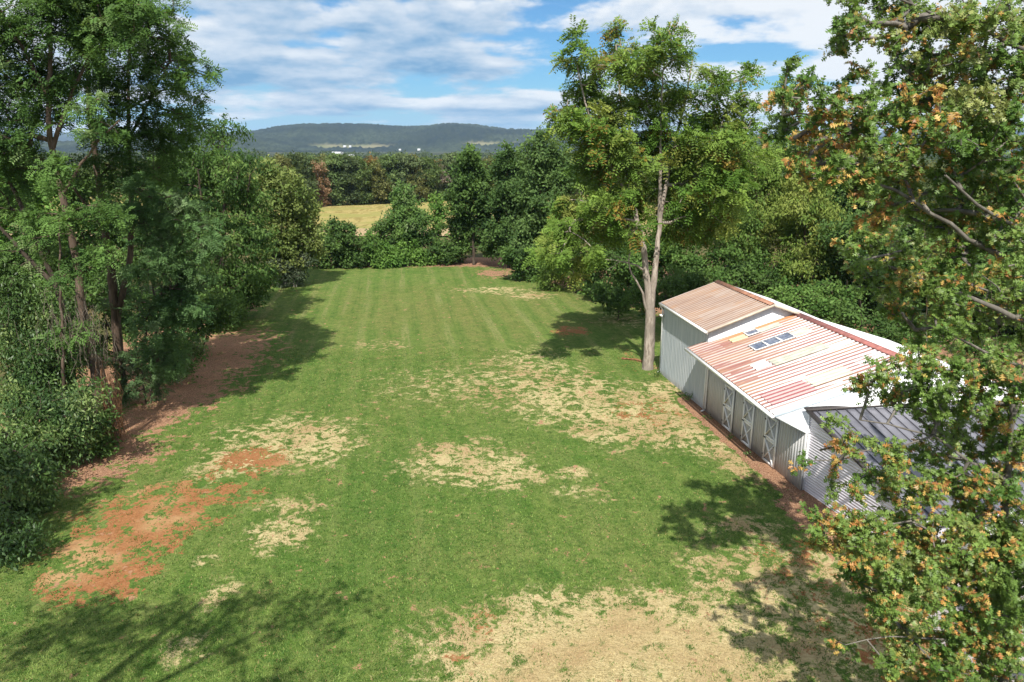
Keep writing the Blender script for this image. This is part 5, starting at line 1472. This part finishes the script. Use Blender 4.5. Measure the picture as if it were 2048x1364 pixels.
# the rest of the woods, one mass
def wood_mass(name, label, spots, pals, seed, leaf, per, h=14, w=5):
    r = np.random.default_rng(seed)
    P_, C_ = [], []
    for x, y in spots:
        z0 = float(terrain_z(y)); hh = h * r.uniform(0.8, 1.15); ww = w * r.uniform(0.8, 1.2)
        n = per
        d = unit(r.normal(size=(n, 3))) * (r.uniform(0.2, 1, (n, 1)) ** 0.4)
        lump = 1 + 0.25 * np.sin(d[:, :1] * 5 + r.uniform(0, 6)) * np.sin(d[:, 1:2] * 5 + r.uniform(0, 6))
        P_.append(np.array([x, y, z0 + hh * 0.56]) + d * lump * np.array([ww, ww, hh * 0.44]))
        pl = pals[r.integers(0, len(pals))]
        C_.append((np.array(pl[0]) + (np.array(pl[1]) - np.array(pl[0])) * r.uniform(0, 1, (n, 1))))
    P_ = np.concatenate(P_); C_ = np.concatenate(C_)
    n = len(P_)
    D = unit(r.normal(size=(n, 3)) + [0, 0, -.3]); N = unit(np.array([0, -0.2, 0.9]) + r.normal(0, .55, (n, 3)))
    L = leaf * r.uniform(.7, 1.3, n)
    o = leaves_mesh(name, P_, D, N, L, L * 0.7, C_, QUAD, LEAF, None)
    return tag(o, label, 'wood', kind='stuff')


r_ = np.random.default_rng(77)
sp_ = []
for y in np.arange(246, 330, 9.0):
    for x in np.arange(-150, 260, 9.0):
        if y > 256 + 0.45 * x * (x < 40) + 8 or x > 40:
            sp_.append((x + r_.uniform(-3, 3), y + r_.uniform(-3, 3)))
wood_mass('far_wood', 'mixed green wood filling the ground behind the yellow field', sp_, [WG1, WG2, WG3, WG2], 78, 0.95, 420, 11.5)
sp_ = []
for y in np.arange(330, 1500, 55.0):
    w_ = 0.8 * y
    for x in np.arange(-w_, w_, 26.0 + y * 0.02):
        if r_.uniform() < (0.42 + 0.35 * math.sin(y * 0.021 + x * 0.004)):
            sp_.append((x + r_.uniform(-12, 12), y + r_.uniform(-20, 20)))
wood_mass('distant_tree_belts', 'dark tree belts across the valley floor', sp_, [WG3, WG1], 79, 3.0, 90, 11, 10)
# woods closing the view to left and right behind the near tree lines
sp_ = []
for y in np.arange(96, 240, 11.0):
    for x in np.arange(34, 190, 11.0):
        sp_.append((x + r_.uniform(-4, 4), y + r_.uniform(-4, 4)))
wood_mass('side_wood', 'green wood filling the ground behind the barn trees', sp_, [WG1, WG2, WG3], 80, 0.8, 330, 12, 6)

# ------------------------------------------------------------------ hills
def hill(name, dist, depth, prof, seed, bumps, mat, x0, x1, nx, ny, foot=-8.0, fields=()):
    k = 1.0 / F
    xs = np.linspace(x0, x1, nx)                    # columns of the photograph, turned into bearings
    px_, py_ = zip(*prof)
    crest = (295 - np.interp(xs, px_, py_)) * dist * k / CP + CAMH
    for _ in range(6):
        crest[1:-1] = .5 * crest[1:-1] + .25 * (crest[2:] + crest[:-2])
    ts = np.concatenate([np.linspace(0, 1, ny), np.linspace(1.05, 1.6, 8)])
    X = ((xs - 1024) * k / CP)[None] * (dist + 0 * ts[:, None])
    Yv = dist - depth * (1 - ts[:, None]) + 0 * xs[None]
    nz = Noise3(seed, depth * 0.55, 9); n2 = Noise3(seed + 1, depth * 0.22, 9)
    pw = np.stack([X.ravel(), Yv.ravel(), 0 * X.ravel()], 1)
    rel = (0.20 * nz(pw) + 0.09 * n2(pw)).reshape(X.shape)
    sh = np.sin(np.clip(ts, 0, 1) * np.pi / 2)[:, None] ** 1.25 * np.where(ts > 1, 1 - 0.8 * (ts - 1), 1)[:, None]
    env = (4 * np.clip(ts, 0, 1) * (1 - np.clip(ts, 0, 1)))[:, None]
    Z = foot + (crest[None] - foot) * np.clip(sh + rel * env * 0.6, 0, 1.2)
    fld = np.zeros_like(Z)
    for fx_, ft, fw_, fh_ in fields:
        fld = np.maximum(fld, np.clip(1.8 - 1.8 * (((xs[None] - fx_) / fw_) ** 2 + ((ts[:, None] - ft) / fh_) ** 2), 0, 1))
    rr = np.random.default_rng(seed)
    trees_ = rr.uniform(0, 1, Z.shape) ** 1.5 * bumps
    Z = Z + trees_ * (1 - np.clip(fld * 1.5, 0, 1)) * np.clip(sh * 6, 0, 1)
    v = np.stack([X, Yv, Z], -1).reshape(-1, 3)
    n_ = nx
    i = np.arange(len(ts) - 1)[:, None] * n_ + np.arange(n_ - 1)[None]
    q = np.stack([i, i + 1, i + n_ + 1, i + n_], -1).reshape(-1, 4)
    o = mesh_np(name, v, q.ravel(), np.arange(len(q)) * 4, mat, None, attrs={'field': fld.ravel()}, smooth=False)
    return tag(o, kind='structure')


mh, nt = new_mat('wooded_hill'); t = NT(nt)
P = t.pos()
a1 = t.noise(P, 0.0022, 5, 0.6); a2 = t.noise(P, 0.03, 4, 0.7)
c = t.mix(t.ramp(a1, 0.42, 0.58), (0.013, 0.020, 0.017), (0.046, 0.060, 0.034))
c = t.mix(t.ramp(a2, 0.42, 0.58), c, (0.022, 0.030, 0.018))
c = t.mix(t.attr('field'), c, t.mix(t.ramp(t.noise(P, 0.006, 3), 0.4, 0.6), (0.12, 0.135, 0.06), (0.18, 0.165, 0.09)))
t.out(t.principled(c, 0.95, 0.05))
hill('hill', 4500, 1500, [(380, 300), (470, 292), (530, 284), (580, 271), (620, 262), (655, 257), (690, 255), (760, 257), (830, 262), (870, 262), (915, 256), (960, 258), (1010, 264), (1070, 267), (1130, 266), (1250, 270), (1500, 278), (2100, 285)], 301, 17, mh, 380, 2000, 560, 70,
     fields=[(805, 0.20, 62, 0.07), (775, 0.90, 46, 0.025), (1010, 0.24, 60, 0.05)])
hill('hill', 3300, 700, [(-600, 292), (200, 290), (430, 274), (480, 271), (520, 273), (570, 281), (620, 293), (660, 303), (760, 303)], 305, 13, mh, -400, 740, 330, 40, foot=-8)
hill('distant_ridge', 9500, 1500, [(-800, 268), (0, 262), (100, 268), (300, 272), (480, 269), (540, 267), (600, 270), (800, 275), (1500, 272), (2100, 262), (2900, 268)], 309, 10, mh, -800, 2900, 320, 20)

# ------------------------------------------------------------------ farm buildings across the valley
FW = plain('farm_white', (0.78, 0.78, 0.78), 0.6, 0.2, 0.04)
FR = plain('farm_grey_roof', (0.62, 0.63, 0.66), 0.5, 0.3, 0.08)
FD = plain('farm_window', (0.05, 0.05, 0.06), 0.4, 0.4)


def house(name, label, cat, px, Y, L, W, h, rz, z=None):
    g = ground_at(px, Y)
    if z is not None: g[2] = z
    o = empty(name, g, rz); tag(o, label, cat)
    m = MB(); m.slab([(-L / 2, -W / 2, -1), (L / 2, -W / 2, -1), (L / 2, W / 2, -1), (-L / 2, W / 2, -1)], (0, 0, h + 1))
    m.slab([(-L / 2, -W / 2, h), (-L / 2, W / 2, h), (-L / 2, 0, h + W * .42)], (0.2, 0, 0)); m.slab([(L / 2 - .2, -W / 2, h), (L / 2 - .2, W / 2, h), (L / 2 - .2, 0, h + W * .42)], (0.2, 0, 0))
    m.build('wall', FW, o)
    m = MB()
    for s in (-1, 1):
        m.slab([(-L / 2 - .5, s * (W / 2 + .5), h - .2), (L / 2 + .5, s * (W / 2 + .5), h - .2), (L / 2 + .5, 0, h + W * .42 + .1), (-L / 2 - .5, 0, h + W * .42 + .1)], (0, 0, 0.25))
    m.build('roof', FR, o)
    for k in range(4):
        x = -L * .36 + k * L * .24
        MB().box((x - L * .04, -W / 2 - .06, h * .3), (x + L * .04, -W / 2 - .01, h * .75)).build('window', FD, o)
    return o


house('farm_barn', 'long white farm barn with pale roof beyond the far wood', 'barn', 676, 1200, 17, 10, 5.0, 0.2, z=-2.6)
house('farm_shed', 'small white shed just right of the long white farm barn', 'shed', 704, 1210, 12, 6, 2.6, 0.1, z=-2.8)
house('farmhouse', 'white farmhouse at the foot of the main hill, left of centre', 'house', 690, 3060, 11, 7, 4.5, 0.3, z=14)
house('farmhouse', 'white farmhouse right of its neighbour at the foot of the main hill', 'house', 701, 3070, 9, 7, 4.5, -0.2, z=14)
house('farmhouse', 'white farmhouse below the pale field on the main hill', 'house', 838, 2900, 11, 7, 4, 0.1, z=2)
house('farmhouse', 'low white farmhouse left below the pale field on the main hill', 'house', 800, 2900, 8, 6, 3.5, 0.4, z=2)
ms = empty('radio_mast', at(914, 262, 4480)); tag(ms, 'thin radio mast on the crest of the main hill', 'mast')
m = MB(); m.tube([(0, 0, -12), (0, 0, 52)], [0.9, 0.4], 6); m.build('pole', FR, ms)
m = MB(); m.box((-1.6, -.8, 30), (1.6, .8, 34)); m.build('antenna', FR, ms)

# ------------------------------------------------------------------ the air
mz, nt = new_mat('haze_air'); t = NT(nt)
pv = t.n('ShaderNodeVolumePrincipled')
pv.inputs['Color'].default_value = (0.48, 0.70, 1.0, 1)
pv.inputs['Density'].default_value = 6e-5
pv.inputs['Anisotropy'].default_value = 0.0
mo = t.n('ShaderNodeOutputMaterial'); t.link(pv.outputs[0], mo.inputs['Volume'])
hz = MB(); hz.box((-12500, -200, -12), (12500, 14500, 300))
tag(hz.build('haze', mz), 'thin blue haze over the valley', 'haze', kind='stuff')
